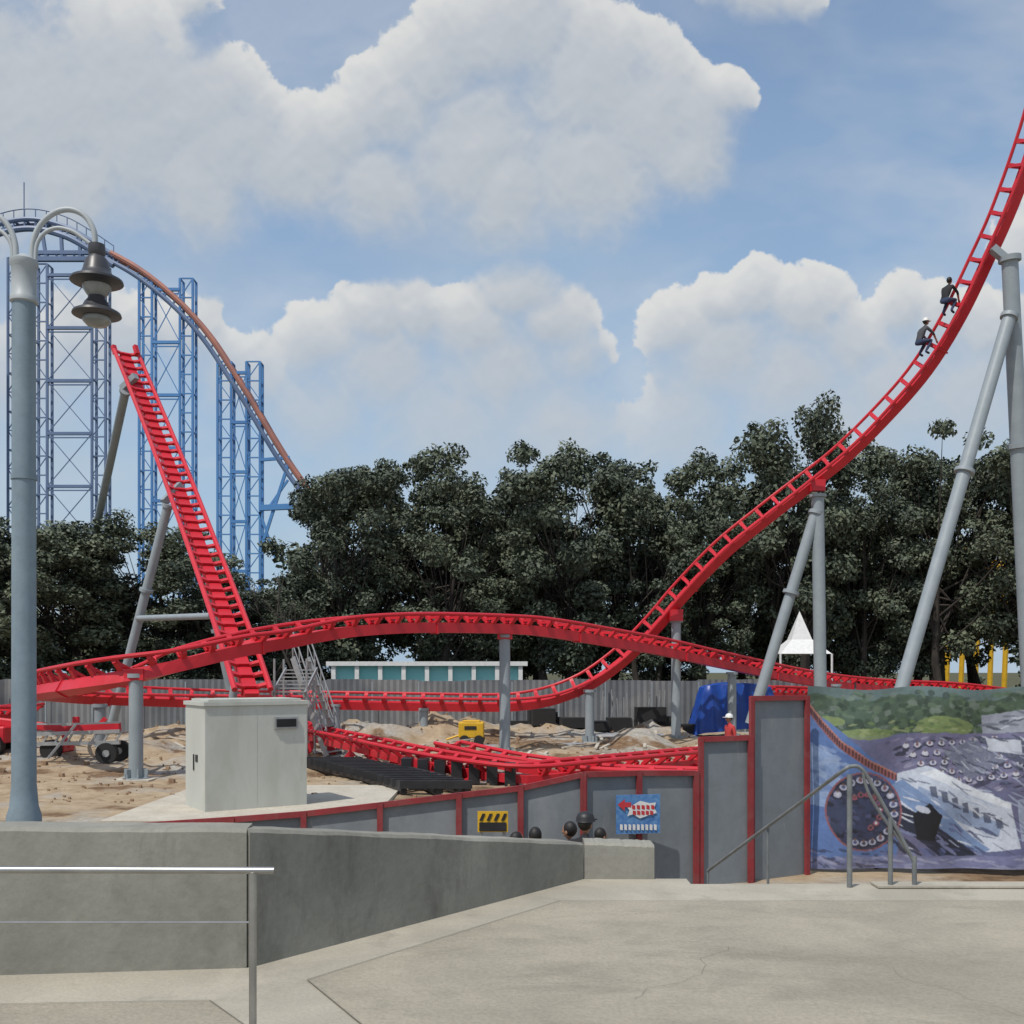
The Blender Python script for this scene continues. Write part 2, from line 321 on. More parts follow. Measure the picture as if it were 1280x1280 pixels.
# ---------------- blue coaster (distant)
bc=empty('blue_roller_coaster'); D=140.
bl=MB(); bd=MB()
def latcol(mbx,xl,xr,yt,yb,d=D,step=24,r=.15,dep=1.5):
    for dd in(0,dep):
        A=lambda x,y: P(x,y,d)+Vector((0,dd,0))
        mbx.beam(A(xl,yt),A(xl,yb),r*2); mbx.beam(A(xr,yt),A(xr,yb),r*2)
        y=yt; k=0
        while y<yb:
            y2=min(y+step,yb)
            if dd==0:
                mbx.beam(A(xl,y),A(xr,y),r*1.1)
                mbx.beam(A(xl,y),A(xr,y2),r*.8) if k%2 else mbx.beam(A(xr,y),A(xl,y2),r*.8)
            y=y2;k+=1
    y=yt
    while y<yb:
        for x in(xl,xr): mbx.beam(P(x,y,d),P(x,y,d)+Vector((0,dep,0)),r*1.1)
        y+=step*2
def bent(mbx,a,b,yt,yb,w=16,d=D,hs=62):
    latcol(mbx,a,a+w,yt,yb,d); latcol(mbx,b-w,b,yt,yb,d)
    y=yt+14
    while y<yb:
        mbx.beam(P(a+w,y,d),P(b-w,y,d),.4); mbx.beam(P(a+w,y+5,d),P(b-w,y+5,d),.16)
        y2=y+hs
        if y2<yb:
            mbx.beam(P(a+w,y,d),P(b-w,y2,d),.11); mbx.beam(P(b-w,y,d),P(a+w,y2,d),.11)
        y=y2
bent(bd,-70,-10,330,760,14,D+4); bent(bd,42,132,330,760,17,D,66); latcol(bd,10,24,322,760,D+12)
bent(bl,174,241,348,760,16,D,66); bent(bl,272,325,452,800,17,D,62)
bl.beam(P(325,635,D),P(392,632,D),.75); bl.beam(P(325,690,D),P(362,575,D),.4); bl.beam(P(335,636,D),P(360,600,D),.3); bl.beam(P(325,575,D),P(362,572,D),.4)
bl.beam(P(325,640,D),P(345,700,D),.3)
arc=catmull([P(x,y,D) for x,y in[(-120,400),(-80,345),(-40,300),(0,280),(40,274),(80,283),(112,300),(142,320)]],10)
arc2=catmull([P(x,y,D) for x,y in[(138,316),(170,334),(200,356),(232,385),(262,420),(290,462),(315,502),(340,545),(362,580),(385,612),(404,636),(430,668)]],10)
dy=Vector((0,1.5,0))
bd.path([p for p in arc],.33); bd.path([p+dy for p in arc],.33); bd.path([p-Vector((0,0,1.3)) for p in arc],.42)
for k,p in enumerate(resample(arc,1.5)):
    bd.beam(p,p+dy,.25); bd.beam(p,p-Vector((0,0,1.3)),.2)
    bd.tube(p,p+Vector((0,0,1.4)),.07,n=5)
bd.path([p+Vector((0,0,1.4)) for p in arc],.08,6)
bd.beam(P(45,316,D),P(132,316,D),.5); bd.beam(P(40,324,D),P(132,324,D),.6)
for k in range(8): bd.beam(P(46+k*11,316,D),P(52+k*11,324,D),.25)
for (x0,x1,yt) in((52,58,285),(100,100,296),(76,78,286)): bd.beam(P(x0,yt,D),P(x1,324,D),.4)
bd.tube(P(30,272,D),P(30,228,D),.08,n=5)
rt=MB(); rt.path(arc2,.40); rt.path([p+dy for p in arc2],.40)
for p in resample(arc2,1.6): rt.beam(p,p+dy,.25)
rt.obj('drop_rails','rust',bc)
b3=MB(); b3.path([p-Vector((0.6,0,0.8)) for p in arc2],.32)
for p in resample(arc2,1.6): b3.beam(p,p-Vector((.6,0,.8)),.2)
b3.obj('drop_spine','bluedk',bc)
bl.obj('lattice_bents','bluesteel',bc); bd.obj('crest_and_bents','bluedk',bc)
# ---------------- ground
xs=[-3000,-1200,-500,-250,-120,-80,-60,-50]+list(np.arange(-44,44.01,.40))+[50,60,80,120,250,500,1200,3000]
ys=[-200,-60,-20,0,6,9,11,12.5]+list(np.arange(13.4,56,.36))+[60,66,75,90,120,180,300,700,1500,4000]
mounds=[(P(480,0,45).x,44,1.6,.8),(P(440,0,46).x,47,1.5,.9),(P(545,0,45).x,46,1.8,.9),(P(600,0,46).x,47.5,2.2,.6),(P(790,0,44).x,42,1.3,.8),(P(700,0,46).x,48,2.4,.6),(P(30,0,36).x,38,2,.4),(P(200,0,30).x,33,2.0,.45),(P(560,0,38).x,38,1.6,.4),(P(660,0,40).x,41,2,.35),(P(820,0,46).x,47,2,.7),(P(210,0,45).x,46,2,.7),(P(180,0,40).x,40,1.4,.5)]
def gh(x,y):
    z=GZ
    t=min(max((y-13.2)/1.6,0),1); z+=-.45*(1-t*t*(3-2*t)) if x<4.2 or y<12.6 else 0
    if y>18 and y<54 and abs(x)<44:
        e=min(1,(y-18)/3,(54-y)/3)
        z+=e*(noise.noise(Vector((x*.5,y*.5,0)))*.13+noise.noise(Vector((x*1.6,y*1.6,3)))*.07)
        for mx,my,r,h in mounds:
            q=((x-mx)**2+(y-my)**2)/(r*r)
            if q<6: z+=h*math.exp(-q*1.2)*(1+.7*noise.noise(Vector((x*1.5,y*1.5,9))))
    return z
gv=[(x,y,gh(x,y)) for y in ys for x in xs]; nx=len(xs)
gf=[(j*nx+i,j*nx+i+1,(j+1)*nx+i+1,(j+1)*nx+i) for j in range(len(ys)-1) for i in range(nx-1)]
g=MB(); g.v=gv; g.f=gf; g.obj('ground','ground',None,True)
# ---------------- plaza
def G(x,y,z=0.0):
    d=(EYE-z)*F/(y-HY); return Vector(((x-640)/F*d,d,z))
pl=empty('plaza_pavement')
fe=G(730,1105).y
w0=Vector((-6.5,5.0)); w1=Vector(G(310,1210).to_2d()); w2=Vector(G(730,1099).to_2d()); w3=Vector(G(818,1099).to_2d())
poly=[(-30,-12),(30,-12),(30,fe),(w3.x+.25,fe),(w3.x+.25,w3.y+.02),(w2.x,w2.y+.02),(w1.x,w1.y+.02),(w0.x,w0.y+.02),(-30,w0.y+.02)]
def prism(poly,z0,z1):
    m=MB();n=len(poly); m.raw([(x,y,z1) for x,y in poly]+[(x,y,z0) for x,y in poly],[tuple(range(n)),tuple(range(2*n-1,n-1,-1))]+[(i,(i+1)%n,n+(i+1)%n,n+i) for i in range(n)]); return m
prism(poly,-2.2,0).obj('border_slab','border',pl)
a=G(384,1226);b=G(700,1127);c=G(452,1282)
dirc=(c-a); dirc.normalize()
c2=a+dirc*8
m=MB(); m.raw([(a.x,a.y,.004),(c2.x,c2.y,.004),(30,c2.y,.004),(30,b.y,.004),(b.x,b.y,.004)],[(0,1,2,3,4)]); m.obj('paving_field','plaza',pl)
a4=G(-300,1262);b4=G(262,1252);c4=G(330,1300)
m=MB(); m.raw([(a4.x,a4.y,.004),(b4.x,b4.y,.004),(c4.x,c4.y,.004),(c4.x+1.0,-3,.004),(a4.x-4,-3,.004)],[(0,1,2,3,4)]); m.obj('paving_strip','plaza',pl)
jm=MB()
def strip(p,q,w,z=.008,tgt=None):
    tgt=tgt or jm
    p=Vector(p);q=Vector(q);t=(q-p).normalized();s=Vector((-t.y,t.x))*w/2
    tgt.raw([(p.x+s.x,p.y+s.y,z),(p.x-s.x,p.y-s.y,z),(q.x-s.x,q.y-s.y,z),(q.x+s.x,q.y+s.y,z)],[(0,1,2,3)])
strip(a.to_2d(),b.to_2d(),.007); strip(a.to_2d(),c2.to_2d(),.007); strip(b.to_2d(),(30,b.y),.007)
strip(a4.to_2d(),b4.to_2d(),.007); strip(b4.to_2d(),c4.to_2d(),.007)
jm.obj('joints','joint',pl)
ck=MB()
def crack(p,ang,n,l=.10):
    p=Vector(p); base=ang
    for i in range(n):
        ang=base+random.uniform(-.7,.7); q=p+Vector((math.cos(ang),math.sin(ang)))*l*random.uniform(.5,1.2); strip(p,q,.0018,.009+.0002*(i%2),ck); p=q
crack((.6,5.0),1.1,16); crack((2.4,4.6),2.0,14); crack((.2,6.6),.1,16)
ck.obj('hairline_cracks','crack',pl)
m=MB(); m.box(2.7,30,fe-.18,fe-.004,.006,.02); m.obj('edge_nosing','border',pl)
# ---------------- parapet
pw=empty('concrete_parapet')
def wallseg(p,q,zt0,zt1,th=.22,zb=-2.1):
    m=MB(); p=Vector(p);q=Vector(q); t=(q-p).normalized(); n=Vector((-t.y,t.x))*th
    N_=30; vs=[]
    for i in range(N_+1):
        f=i/N_; c=p.lerp(q,f); zt=zt0+(zt1-zt0)*f+ .008*noise.noise(Vector((i*.9,zt0,0)))
        vs+=[(c.x,c.y,zb),(c.x,c.y,zt-.02),(c.x+n.x*.08,c.y+n.y*.08,zt),(c.x+n.x,c.y+n.y,zt),(c.x+n.x,c.y+n.y,zb)]
    fs=[]
    for i in range(N_):
        for k in range(5): fs.append((5*i+k,5*i+(k+1)%5,5*i+5+(k+1)%5,5*i+5+k))
    fs+=[(0,1,2,3,4),tuple(5*N_+k for k in range(5))[::-1]]
    m.raw(vs,fs); return m
def ztop(x,y,d): return EYE-(y-HY)/F*d
zt1=ztop(315,1036,w1.y); zt2=ztop(730,1053,w2.y)
wallseg(w0,w1-Vector((.008,0)),ztop(0,1030,5.2)+.03,zt1).obj('front_panel','conc',pw)
wallseg(w1+Vector((.008,.004)),w2-Vector((.004,.0)),zt1,zt2).obj('ramp_panel','conc',pw)
wallseg(w2+Vector((.004,0)),w3,zt2,ztop(818,1056,w3.y)).obj('end_panel','conc',pw)
# ---------------- fence
hf=empty('construction_fence'); pn=MB(); fm=MB()
pts=[(100,1036,13.4),(200,1030,13.5),(290,1024,13.6),(380,1017,13.7),(475,1006,13.8),(573,994,13.95),(650,985,14.1),(728,968,14.2),(797,966,14.5),(868,966,14.8)]
def fpanel(p,q,zb=-2.0,rw=.075):
    t=(q-p).normalized(); th=Vector((t.x,t.y,0)).normalized(); n=Vector((th.y,-th.x,0))
    pn.raw([(p.x,p.y,zb),(q.x,q.y,zb),(q.x,q.y,q.z),(p.x,p.y,p.z)],[(0,1,2,3)])
    fm.beam(p+n*.035,q+n*.035,.05,rw)
    for e in(p,q): fm.beam(Vector((e.x,e.y,zb))+n*.05,Vector((e.x,e.y,e.z+.03))+n*.05,.075,.05,up=n)
for i in range(len(pts)-1):
    fpanel(P(*pts[i]),P(*pts[i+1]))
fpanel(P(874,924,14.85),P(936,922,15.1)); fpanel(P(937,873,15.15),P(1006,872,15.7))
pn.obj('sheet_panels','greydk',hf); fm.obj('red_frame','reddark',hf)
# ---------------- banner
bn=empty('printed_banner')
bx0,bx1,by0,by1=1010,1420,860,1086
NX,NY=620,345
ux=np.linspace(bx0,bx1,NX); uy=np.linspace(by0,by1,NY)
X,Y=np.meshgrid((ux[1:]+ux[:-1])/2,(uy[1:]+uy[:-1])/2)
C=np.zeros(X.shape+(3,))
def hsh(ix,iy,iz,seed):
    h=(ix.astype(np.int64)*374761393+iy.astype(np.int64)*668265263+iz.astype(np.int64)*2147483647+seed*974634777)&0xffffffff
    h=((h^(h>>13))*1274126177)&0xffffffff; h=h^(h>>16); return (h&0xffffff)/float(0xffffff)*2-1
def vnoise(x,y,seed=0):
    ix=np.floor(x);iy=np.floor(y);fx=x-ix;fy=y-iy;fx=fx*fx*fx*(fx*(fx*6-15)+10);fy=fy*fy*fy*(fy*(fy*6-15)+10); z=np.zeros_like(ix)
    a=hsh(ix,iy,z,seed);b=hsh(ix+1,iy,z,seed);c=hsh(ix,iy+1,z,seed);d=hsh(ix+1,iy+1,z,seed)
    return (a*(1-fx)+b*fx)*(1-fy)+(c*(1-fx)+d*fx)*fy
def fbm(x,y,o,seed=0,gain=.5,bil=False):
    s=0;a=1;t=0
    for i in range(o):
        ang=.6*i; xr=x*math.cos(ang)-y*math.sin(ang); yr=x*math.sin(ang)+y*math.cos(ang)
        n=vnoise(xr+17.3*i,yr-9.1*i,seed+i)
        if bil: n=1-2*np.abs(n)
        s=s+a*n; t+=a; a*=gain; x=x*2.03;y=y*2.03
    return s/t
n1=fbm(X/26,Y/26,3,1);n2=fbm(X/7,Y/7,3,5); n3=fbm(X/3,Y/3,2,9)
s2l=lambda c: np.array([ (v/255/12.92 if v/255<=.04045 else ((v/255+.055)/1.055)**2.4) for v in c])
C[:]=s2l((105,105,145))
def fill(mask,c,k=1.0): C[mask]=C[mask]*(1-k)+s2l(c)*k
XW=X+1.0*n1; YW=Y+1.0*n2
def pg(pts):
    m=np.zeros(X.shape,bool); n=len(pts)
    for i in range(n):
        x1,y1=pts[i];x2,y2=pts[(i+1)%n]
        if y1==y2: continue
        c=((y1>YW)!=(y2>YW))&(XW<(x2-x1)*(YW-y1)/(y2-y1)+x1); m^=c
    return m
def ell2(cx,cy,w,h,an=0):
    dx=XW-cx;dy_=YW-cy; return ((dx*math.cos(an)+dy_*math.sin(an))/w)**2+((-dx*math.sin(an)+dy_*math.cos(an))/h)**2<1
rr=random.Random(3)
def scatter(n,x0,x1,y0,y1,wr,hr,an,pal,k=.85,mask=None):
    for _ in range(n):
        cx=rr.uniform(x0,x1);cy=rr.uniform(y0,y1); m_=ell2(cx,cy,rr.uniform(*wr),rr.uniform(*hr),an+rr.uniform(-.3,.3))
        if mask is not None: m_&=mask
        fill(m_,rr.choice(pal),k)
def seat(cx,cy,s,up):  # coaster seat with rider: shell, torso, head, restraint
    fill(ell2(cx,cy+2*s,4.2*s,2.2*s),(40,40,62),.95); fill(ell2(cx,cy,3.4*s,2.6*s),up,.95)
    fill(ell2(cx,cy-.3*s,1.6*s,1.6*s),rr.choice([(120,60,70),(60,70,120),(200,200,210),(45,45,60)]),.9); fill(ell2(cx,cy-2.6*s,1.1*s,1.2*s),(120,88,78),.95)
fill(Y<918,(75,98,75))
fill(Y<872+8*n1,(110,135,140),.6)
scatter(420,1010,1420,866,914,(2,8),(1.5,5),0,[(50,72,48),(66,88,62),(86,112,80),(100,124,95),(60,80,70),(40,58,42),(120,135,122)],.7)
for e in((1085,916,34,7),(1182,908,36,12),(1040,902,16,6),(1330,908,40,8)): fill(ell2(*e),(135,155,82),.8)
scatter(50,1060,1220,900,918,(2,7),(1,2.5),0,[(110,140,70),(155,168,108),(90,115,70)],.7)
fill(pg([(1228,893),(1290,888),(1420,900),(1420,925),(1232,924)]),(150,155,170)); scatter(40,1230,1420,890,922,(5,16),(.8,2),.05,[(70,75,90),(190,195,205),(110,118,130)],.9)
lm=pg([(1005,885),(1040,905),(1080,938),(1128,975),(1120,1095),(1005,1095)]); fill(lm,(78,115,178))
fill(pg([(1005,925),(1048,948),(1052,990),(1035,1010),(1005,1005)]),(135,165,212)); scatter(40,1010,1060,935,1000,(4,12),(1.5,4),.4,[(160,183,220),(110,142,198),(88,120,182)],.5)
cm=pg([(1095,930),(1150,918),(1225,915),(1420,925),(1420,1010),(1260,990),(1130,968)])
fill(cm,(112,108,145)); scatter(260,1110,1420,922,990,(3,9),(1,3),-.25,[(150,146,176),(185,183,200),(60,60,88),(92,88,122),(44,44,64),(132,125,160),(115,118,155)],.85,cm)
for k in range(5):
    for j in range(9): seat(1134+j*14+k*9,934+k*11-j*1.5,1.15,(198,197,212))
fill(pg([(1178,940),(1218,922),(1258,950),(1212,974)]),(110,116,138),.85); fill(pg([(1218,918),(1285,926),(1290,962),(1262,950)]),(72,78,102),.9); fill(pg([(1235,922),(1275,926),(1276,944),(1240,938)]),(180,186,198))
scatter(40,1175,1285,922,970,(4,12),(.6,1.4),.5,[(150,155,175),(55,60,82),(190,195,205)],.8)
fill(pg([(1122,968),(1160,958),(1262,1003),(1275,1062),(1228,1066),(1120,1002)]),(195,204,220))
fill(pg([(1148,984),(1252,1030),(1248,1046),(1140,1004)]),(140,160,195)); fill(pg([(1108,985),(1130,975),(1238,1062),(1215,1076)]),(112,142,188))
fill(pg([(1150,968),(1168,962),(1262,1004),(1262,1012)]),(222,227,234))
for k in range(7): fill(pg([(1160+k*14,984+k*6.5),(1168+k*14,983+k*6.5),(1170+k*14,997+k*6.5),(1162+k*14,996+k*6.5)]),(66,76,104),.85)
fill(pg([(1118,1000),(1228,1070),(1190,1082),(1108,1022)]),(38,44,66)); fill(pg([(1270,1000),(1420,985),(1420,1060),(1276,1052)]),(155,166,192))
fill(pg([(1225,1066),(1280,1060),(1420,1075),(1420,1090),(1240,1090)]),(95,100,142))
scatter(110,1120,1420,975,1065,(5,18),(.5,1.3),.42,[(222,226,234),(90,102,138),(60,68,98),(165,178,205)],.75)
scatter(50,1105,1240,1030,1088,(5,14),(1,2.5),.5,[(28,31,48),(60,70,110),(92,104,155),(125,134,178)],.8)
mmk=ell2(1080,1014,48,50); fill(mmk,(46,46,72),.9); scatter(200,1030,1130,962,1066,(2,7),(1.2,3),.35,[(38,38,58),(26,24,40),(58,60,98),(72,76,118),(50,48,78),(40,42,66)],.85,mmk)
# curved train of seats round the bend
for k in range(16):
    an=-2.6+k*.30; seat(1080+39*math.cos(an),1014+40*math.sin(an),1.5,(170,172,195))
for k in range(9):
    an=-2.2+k*.42; seat(1080+21*math.cos(an),1014+22*math.sin(an),1.25,(150,70,85))
for k in range(40):
    an=k*.157; fill(ell2(1080+47*math.cos(an),1014+49*math.sin(an),4.5,1.3,an+1.57),(150,82,86),.9)
fill(pg([(1140,1018),(1160,1004),(1176,1020),(1166,1052),(1145,1050)]),(20,22,32)); fill(ell2(1152,1012,9,4,.3),(190,195,212))
tp=[(1012,880),(1030,902),(1052,926),(1086,948),(1124,968)]
for i in range(4):
    (xa,ya),(xb,yb)=tp[i],tp[i+1]; fill(pg([(xa,ya),(xb,yb),(xb-4,yb+9),(xa-4,ya+9)]),(150,82,78)); fill(pg([(xa,ya),(xb,yb),(xb-1,yb+2),(xa-1,ya+2)]),(185,115,95))
for k in range(34):
    f=k/33*3.999; i=int(f); g_=f-i; cx=tp[i][0]*(1-g_)+tp[i+1][0]*g_; cy=tp[i][1]*(1-g_)+tp[i+1][1]*g_
    fill((abs(X-cx+2)<1)&(abs(Y-cy-5)<4),(80,42,52))
fill(Y>1070+4*n1,(120,125,168),.75); scatter(50,1010,1420,1070,1088,(8,24),(.8,2),.05,[(148,152,190),(95,100,142),(165,167,195)],.6)
scatter(60,1010,1110,1062,1085,(2,8),(.8,2),.3,[(60,65,102),(106,115,165),(145,150,190),(40,42,66)],.7)
C*= (1+.12*n2+.12*n1+.12*n3)[...,None]
C=(C*2+np.roll(C,1,0)+np.roll(C,-1,0)+np.roll(C,1,1)+np.roll(C,-1,1))/6
gyy=C.mean(-1,keepdims=True); C=gyy*.2+C*.8
C=np.clip(C*0.85+.010,0,.75)
me=bpy.data.meshes.new('banner_print')
def bpt(x,y):
    d=15.9-(x-1010)*.0012; p=P(x,y,d); 
    v=(y-by0)/(by1-by0); sag=0.03*math.sin(x*.045)*(1-v)
    p.z+=sag; p.y+=.045*math.sin(x*.06+y*.01)+.025*math.sin(y*.05+x*.02)
    return tuple(p)
vs=[bpt(x,y) for y in uy for x in ux]
fs=[(j*NX+i,j*NX+i+1,(j+1)*NX+i+1,(j+1)*NX+i) for j in range(NY-1) for i in range(NX-1)]
me.from_pydata(vs,[],fs); ca=me.color_attributes.new('print','FLOAT_COLOR','CORNER')
cc=np.ones((len(fs),4,4)); cc[:,:,:3]=C.reshape(-1,1,3); ca.data.foreach_set('color',cc.ravel())
mm=bpy.data.materials.new('banner_vinyl'); N,L=nt(mm); at=N.new('ShaderNodeAttribute'); at.attribute_name='print'; L.new(at.outputs[0],N['Principled BSDF'].inputs['Base Color']); N['Principled BSDF'].inputs['Roughness'].default_value=.35
me.materials.append(mm); o=bpy.data.objects.new('vinyl_sheet',me); col.objects.link(o); o.parent=bn; me.shade_smooth()
m=MB()
for x in range(1015,1421,80): 
    p=P(x,866,16.15); m.beam((p.x,p.y,-1.6),p,.06)
m.beam(P(1012,868,16.2),P(1420,868,15.7),.06); m.beam(P(1012,1040,16.2),P(1420,1040,15.7),.06); m.obj('banner_frame','reddark',bn)
# ---------------- signs
sg=empty('direction_sign')
def onfence(x,y,off=.12): 
    d=14.2+(x-728)/69*.15+0.05; return P(x,y,d-off)
def rectpx(m,x0,y0,x1,y1,off): m.raw([onfence(x0,y1,off),onfence(x1,y1+1,off),onfence(x1,y0+1,off),onfence(x0,y0,off)],[(0,1,2,3)])
m=MB(); p0=onfence(770,994,.16);p1=onfence(825,1041,.16)
m.obox((p0+p1)/2,((p1.x-p0.x)/2,.06,0),(0,.012,0),(0,0,(p0.z-p1.z)/2)); m.obj('board','blue',sg)
m=MB()
for k in range(9): rectpx(m,775+k*5.3,1030,778.4+k*5.3,1037,.19)
m.raw([onfence(x,y,.189) for x,y in((790,1007),(800,1001),(812,1004),(820,1003),(818,1010),(821,1016),(811,1019),(800,1023),(791,1018),(784,1020),(787,1013),(783,1008))],[tuple(range(12))]); m.obj('white_text','white',sg)
m=MB(); m.raw([onfence(x,y,.193) for x,y in((772,1006),(781,999),(781,1003),(789,1003),(789,1009),(781,1009),(781,1014))],[tuple(range(7))]); 
for k in range(5): rectpx(m,790+k*6,1006,794+k*6,1011,.193)
for k in range(5): rectpx(m,791+k*5.4,1013,795+k*5.4,1018,.193)
m.obj('red_arrow','redprint',sg)
hz=empty('hazard_sign'); m=MB(); d=13.2
a=P(597,1014,d);b=P(635,1040,d); m.obox((a+b)/2,((b.x-a.x)/2,0,0),(0,.01,0),(0,0,(a.z-b.z)/2)); m.obj('panel','yellow',hz)
m=MB()
for k in range(4):
    x=599+k*9; m.raw([P(x,1026,d-.02),P(x+4,1026,d-.02),P(x+8,1017,d-.02),P(x+4,1017,d-.02)],[(0,1,2,3)])
m.raw([P(599,1028,d-.02),P(633,1028,d-.02),P(633,1039,d-.02),P(599,1039,d-.02)],[(0,1,2,3)])
m.obj('stripes','black',hz); m=MB(); 
for x in(602,630): p=P(x,1038,d+.03); m.beam((p.x,p.y,-2),p,.04)
m.obj('legs','galv',hz)
# ---------------- kiosk
ks=empty('electrical_kiosk'); th=math.radians(34); ctr=P(308,0,23.0); R=Matrix.Rotation(th,3,'Z')
def kb(m,x0,x1,y0,y1,za,zb):
    c=Vector(((x0+x1)/2,(y0+y1)/2,0)); c=R@c
    m.obox((ctr.x+c.x,23+c.y,(za+zb)/2),R@Vector(((x1-x0)/2,0,0)),R@Vector((0,(y1-y0)/2,0)),(0,0,(zb-za)/2))
m=MB(); kb(m,-1.15,1.15,-.7,.7,GZ+.05,.87); kb(m,-1.19,1.19,-.74,.74,.873,.96); kb(m,-1.05,1.05,-.6,.6,.963,1.01)
kb(m,-.02,-.012,-.706,-.70,GZ+.2,.8)
ob=m.obj('body','box',ks); bv=ob.modifiers.new('b','BEVEL'); bv.width=.012; bv.segments=2
m=MB(); kb(m,.38,.92,-.75,-.703,.34,.60); m.obj('vent_frame','galv',ks)
m=MB(); kb(m,.42,.88,-.755,-.72,.38,.56)
for k in range(4): kb(m,.42,.88,-.77,-.756,.39+k*.045,.405+k*.045)
m.obj('vent','black',ks)
m=MB(); kb(m,-1.165,-1.153,-.2,-.05,-.35,-.2); kb(m,-1.17,-1.153,.05,.1,-.55,-.2); m.obj('latch','black',ks)
m=MB(); pz=GZ+.12
m.box(ctr.x-2.3,ctr.x+3.1,20.5,27,GZ-.2,pz); m.obj('concrete_pad','slab',ks)
# ---------------- lamp
lp=empty('street_lamp'); L0=P(30,0,6.5); lx=L0.x; ly=6.5
zz=lambda y: EYE-(y-HY)/F*6.5
k1=6.5/F
m=MB(); m.lathe([(.105,-2),(.105,zz(1020)),(.086,zz(1008)),(.074,zz(980)),(.070,zz(378))],(lx,ly,0)); 
for y in(1016,600): m.lathe([(.078,zz(y)),(.078,zz(y-6))],(lx,ly,0))
m.obj('pole','post',lp,True)
m=MB(); m.lathe([(.05,zz(382)),(.083,zz(378)),(.083,zz(372)),(.075,zz(370)),(.075,zz(335)),(.085,zz(332)),(.085,zz(326)),(.05,zz(322)),(.02,zz(318))],(lx,ly,0)); 
ml=MB(); mg=MB()
for s in(1,-1):
    def q(px,py): return (lx+s*(px-30)*k1,ly,zz(py))
    m.path(catmull([Vector(q(*t)) for t in((40,335),(41,305),(50,282),(68,266),(88,262),(106,270),(117,288),(119,308))],8),.018,10)
    m.path(catmull([Vector(q(*t)) for t in((44,330),(46,306),(56,291),(72,285),(90,289),(104,298),(113,305))],8),.013,10)
    cx=lx+s*91*k1
    ml.lathe([(.012,zz(303)),(.05,zz(306)),(.055,zz(316)),(.045,zz(320)),(.07,zz(326)),(.085,zz(338)),(.10,zz(344)),(.158,zz(350)),(.162,zz(353)),(.12,zz(357)),(.09,zz(357.5))],(cx,ly,0),28)
    mg.lathe([(.088,zz(357)),(.085,zz(362)),(.06,zz(369)),(.05,zz(371))],(cx,ly,0),28)
    ml.lathe([(.05,zz(369)),(.055,zz(374)),(.075,zz(379)),(.09,zz(385)),(.145,zz(391)),(.15,zz(394)),(.11,zz(397)),(.08,zz(397.5))],(cx,ly,0),28)
    mg.lathe([(.085,zz(397)),(.085,zz(402)),(.06,zz(407)),(.02,zz(409))],(cx,ly,0),28)
m.obj('curved_arms','armpaint',lp,True); ml.obj('lantern_shades','lantern',lp,True); mg.obj('lantern_glass','glass',lp,True)
# ---------------- handrails
hr=empty('handrail'); m=MB(); d=3.95
za=EYE-(1088-HY)/F*d; xr=(343-640)/F*d
m.tube((-6,d-.0,za+.01),(xr,d,za),.014,n=14); xp=(316-640)/F*d
m.tube((xp,d,0),(xp,d,za-.01),.015,n=12); m.tube((xp,d,0),(xp,d,.012),.05,n=14)
m.tube((-6,d,za-.20),(xp,d,za-.20),.004,n=8)
for xx in(-2.9,-4.8): m.tube((xx,d,0),(xx,d,za),.016,n=12)
m.obj('rail_tubes','stainless',hr,True)
hr2=empty('handrail'); m=MB()
e=fe-.12
m.tube(P(1062,968,e)*1.0,(P(1062,0,e).x,e,0),.02,n=10)
m.path(catmull([P(885,1088,9.9),P(950,1040,9.0),P(1010,996,8.2),P(1050,966,e+.05),P(1064,958,e),P(1078,962,e),P(1095,990,e),P(1120,1035,e),P(1143,1078,e)],6),.015,10)
m.path(catmull([P(1078,962,e),P(1090,1000,e+.01),P(1140,1072,e+.01)],6),.012,8)
for x,y in((1113,1022),(1143,1070)): m.tube(P(x,y,e),(P(x,0,e).x,e,0),.018,n=10)
for x,y,d in((885,1088,9.9),(960,1032,8.9)):
    p=P(x,y,d); m.tube(p,(p.x,p.y,-1.95),.012,n=8)
m.obj('rail_tubes','rail2',hr2,True)
stp=empty('plaza_steps'); m=MB()
for k in range(10): m.box(1.2,2.55,fe+.01+.3*k,fe+.31+.3*k,-2.1,-.18*(k+1))
m.obj('step_treads','border',stp)
# ---------------- far fence
ff=empty('corrugated_fence'); m=MB()
xsf=np.arange(-34,18,.16); vs=[]; 
for i,x in enumerate(xsf):
    yy=53+.06*(i%2)+.25*math.sin(int(x/2.4)*3.1); zt=ztop(0,850,53)+.05*math.sin(int(x/2.4)*1.7)
    vs+=[(x,yy,GZ-.1),(x,yy,zt)]
m.raw(vs,[(2*i,2*i+2,2*i+3,2*i+1) for i in range(len(xsf)-1)]); m.obj('sheets','farfence',ff)
m=MB()
for x in np.arange(-33.6,18,2.4): m.beam((x,52.7,GZ),(x,52.7,1.1),.06)
m.obj('posts','grey',ff)
tp_=empty('blue_tarp'); m=MB(); c=P(918,0,48.4); nn=30; vs=[]
for j in range(nn):
    for i in range(nn):
        u=i/(nn-1)*2-1; v=j/(nn-1)*2-1; r=max(abs(u),abs(v)); z=1.05-.25*abs(u)**1.5
        if r>.75: z=z-(r-.75)/.25*2.1
        fold=.10*math.sin(u*14+v*3)*(r>.6)
        vs.append((c.x+u*2.1+.12*noise.noise(Vector((u*3,v*3,1))),48.4+v*1.1*(1+fold)+.15*noise.noise(Vector((u*6,v*6,5))),z+.16*noise.noise(Vector((u*2.5,v*2.5,2)))))
m.raw(vs,[(j*nn+i,j*nn+i+1,(j+1)*nn+i+1,(j+1)*nn+i) for j in range(nn-1) for i in range(nn-1)]); m.obj('tarp_sheet','tarp',tp_,True)
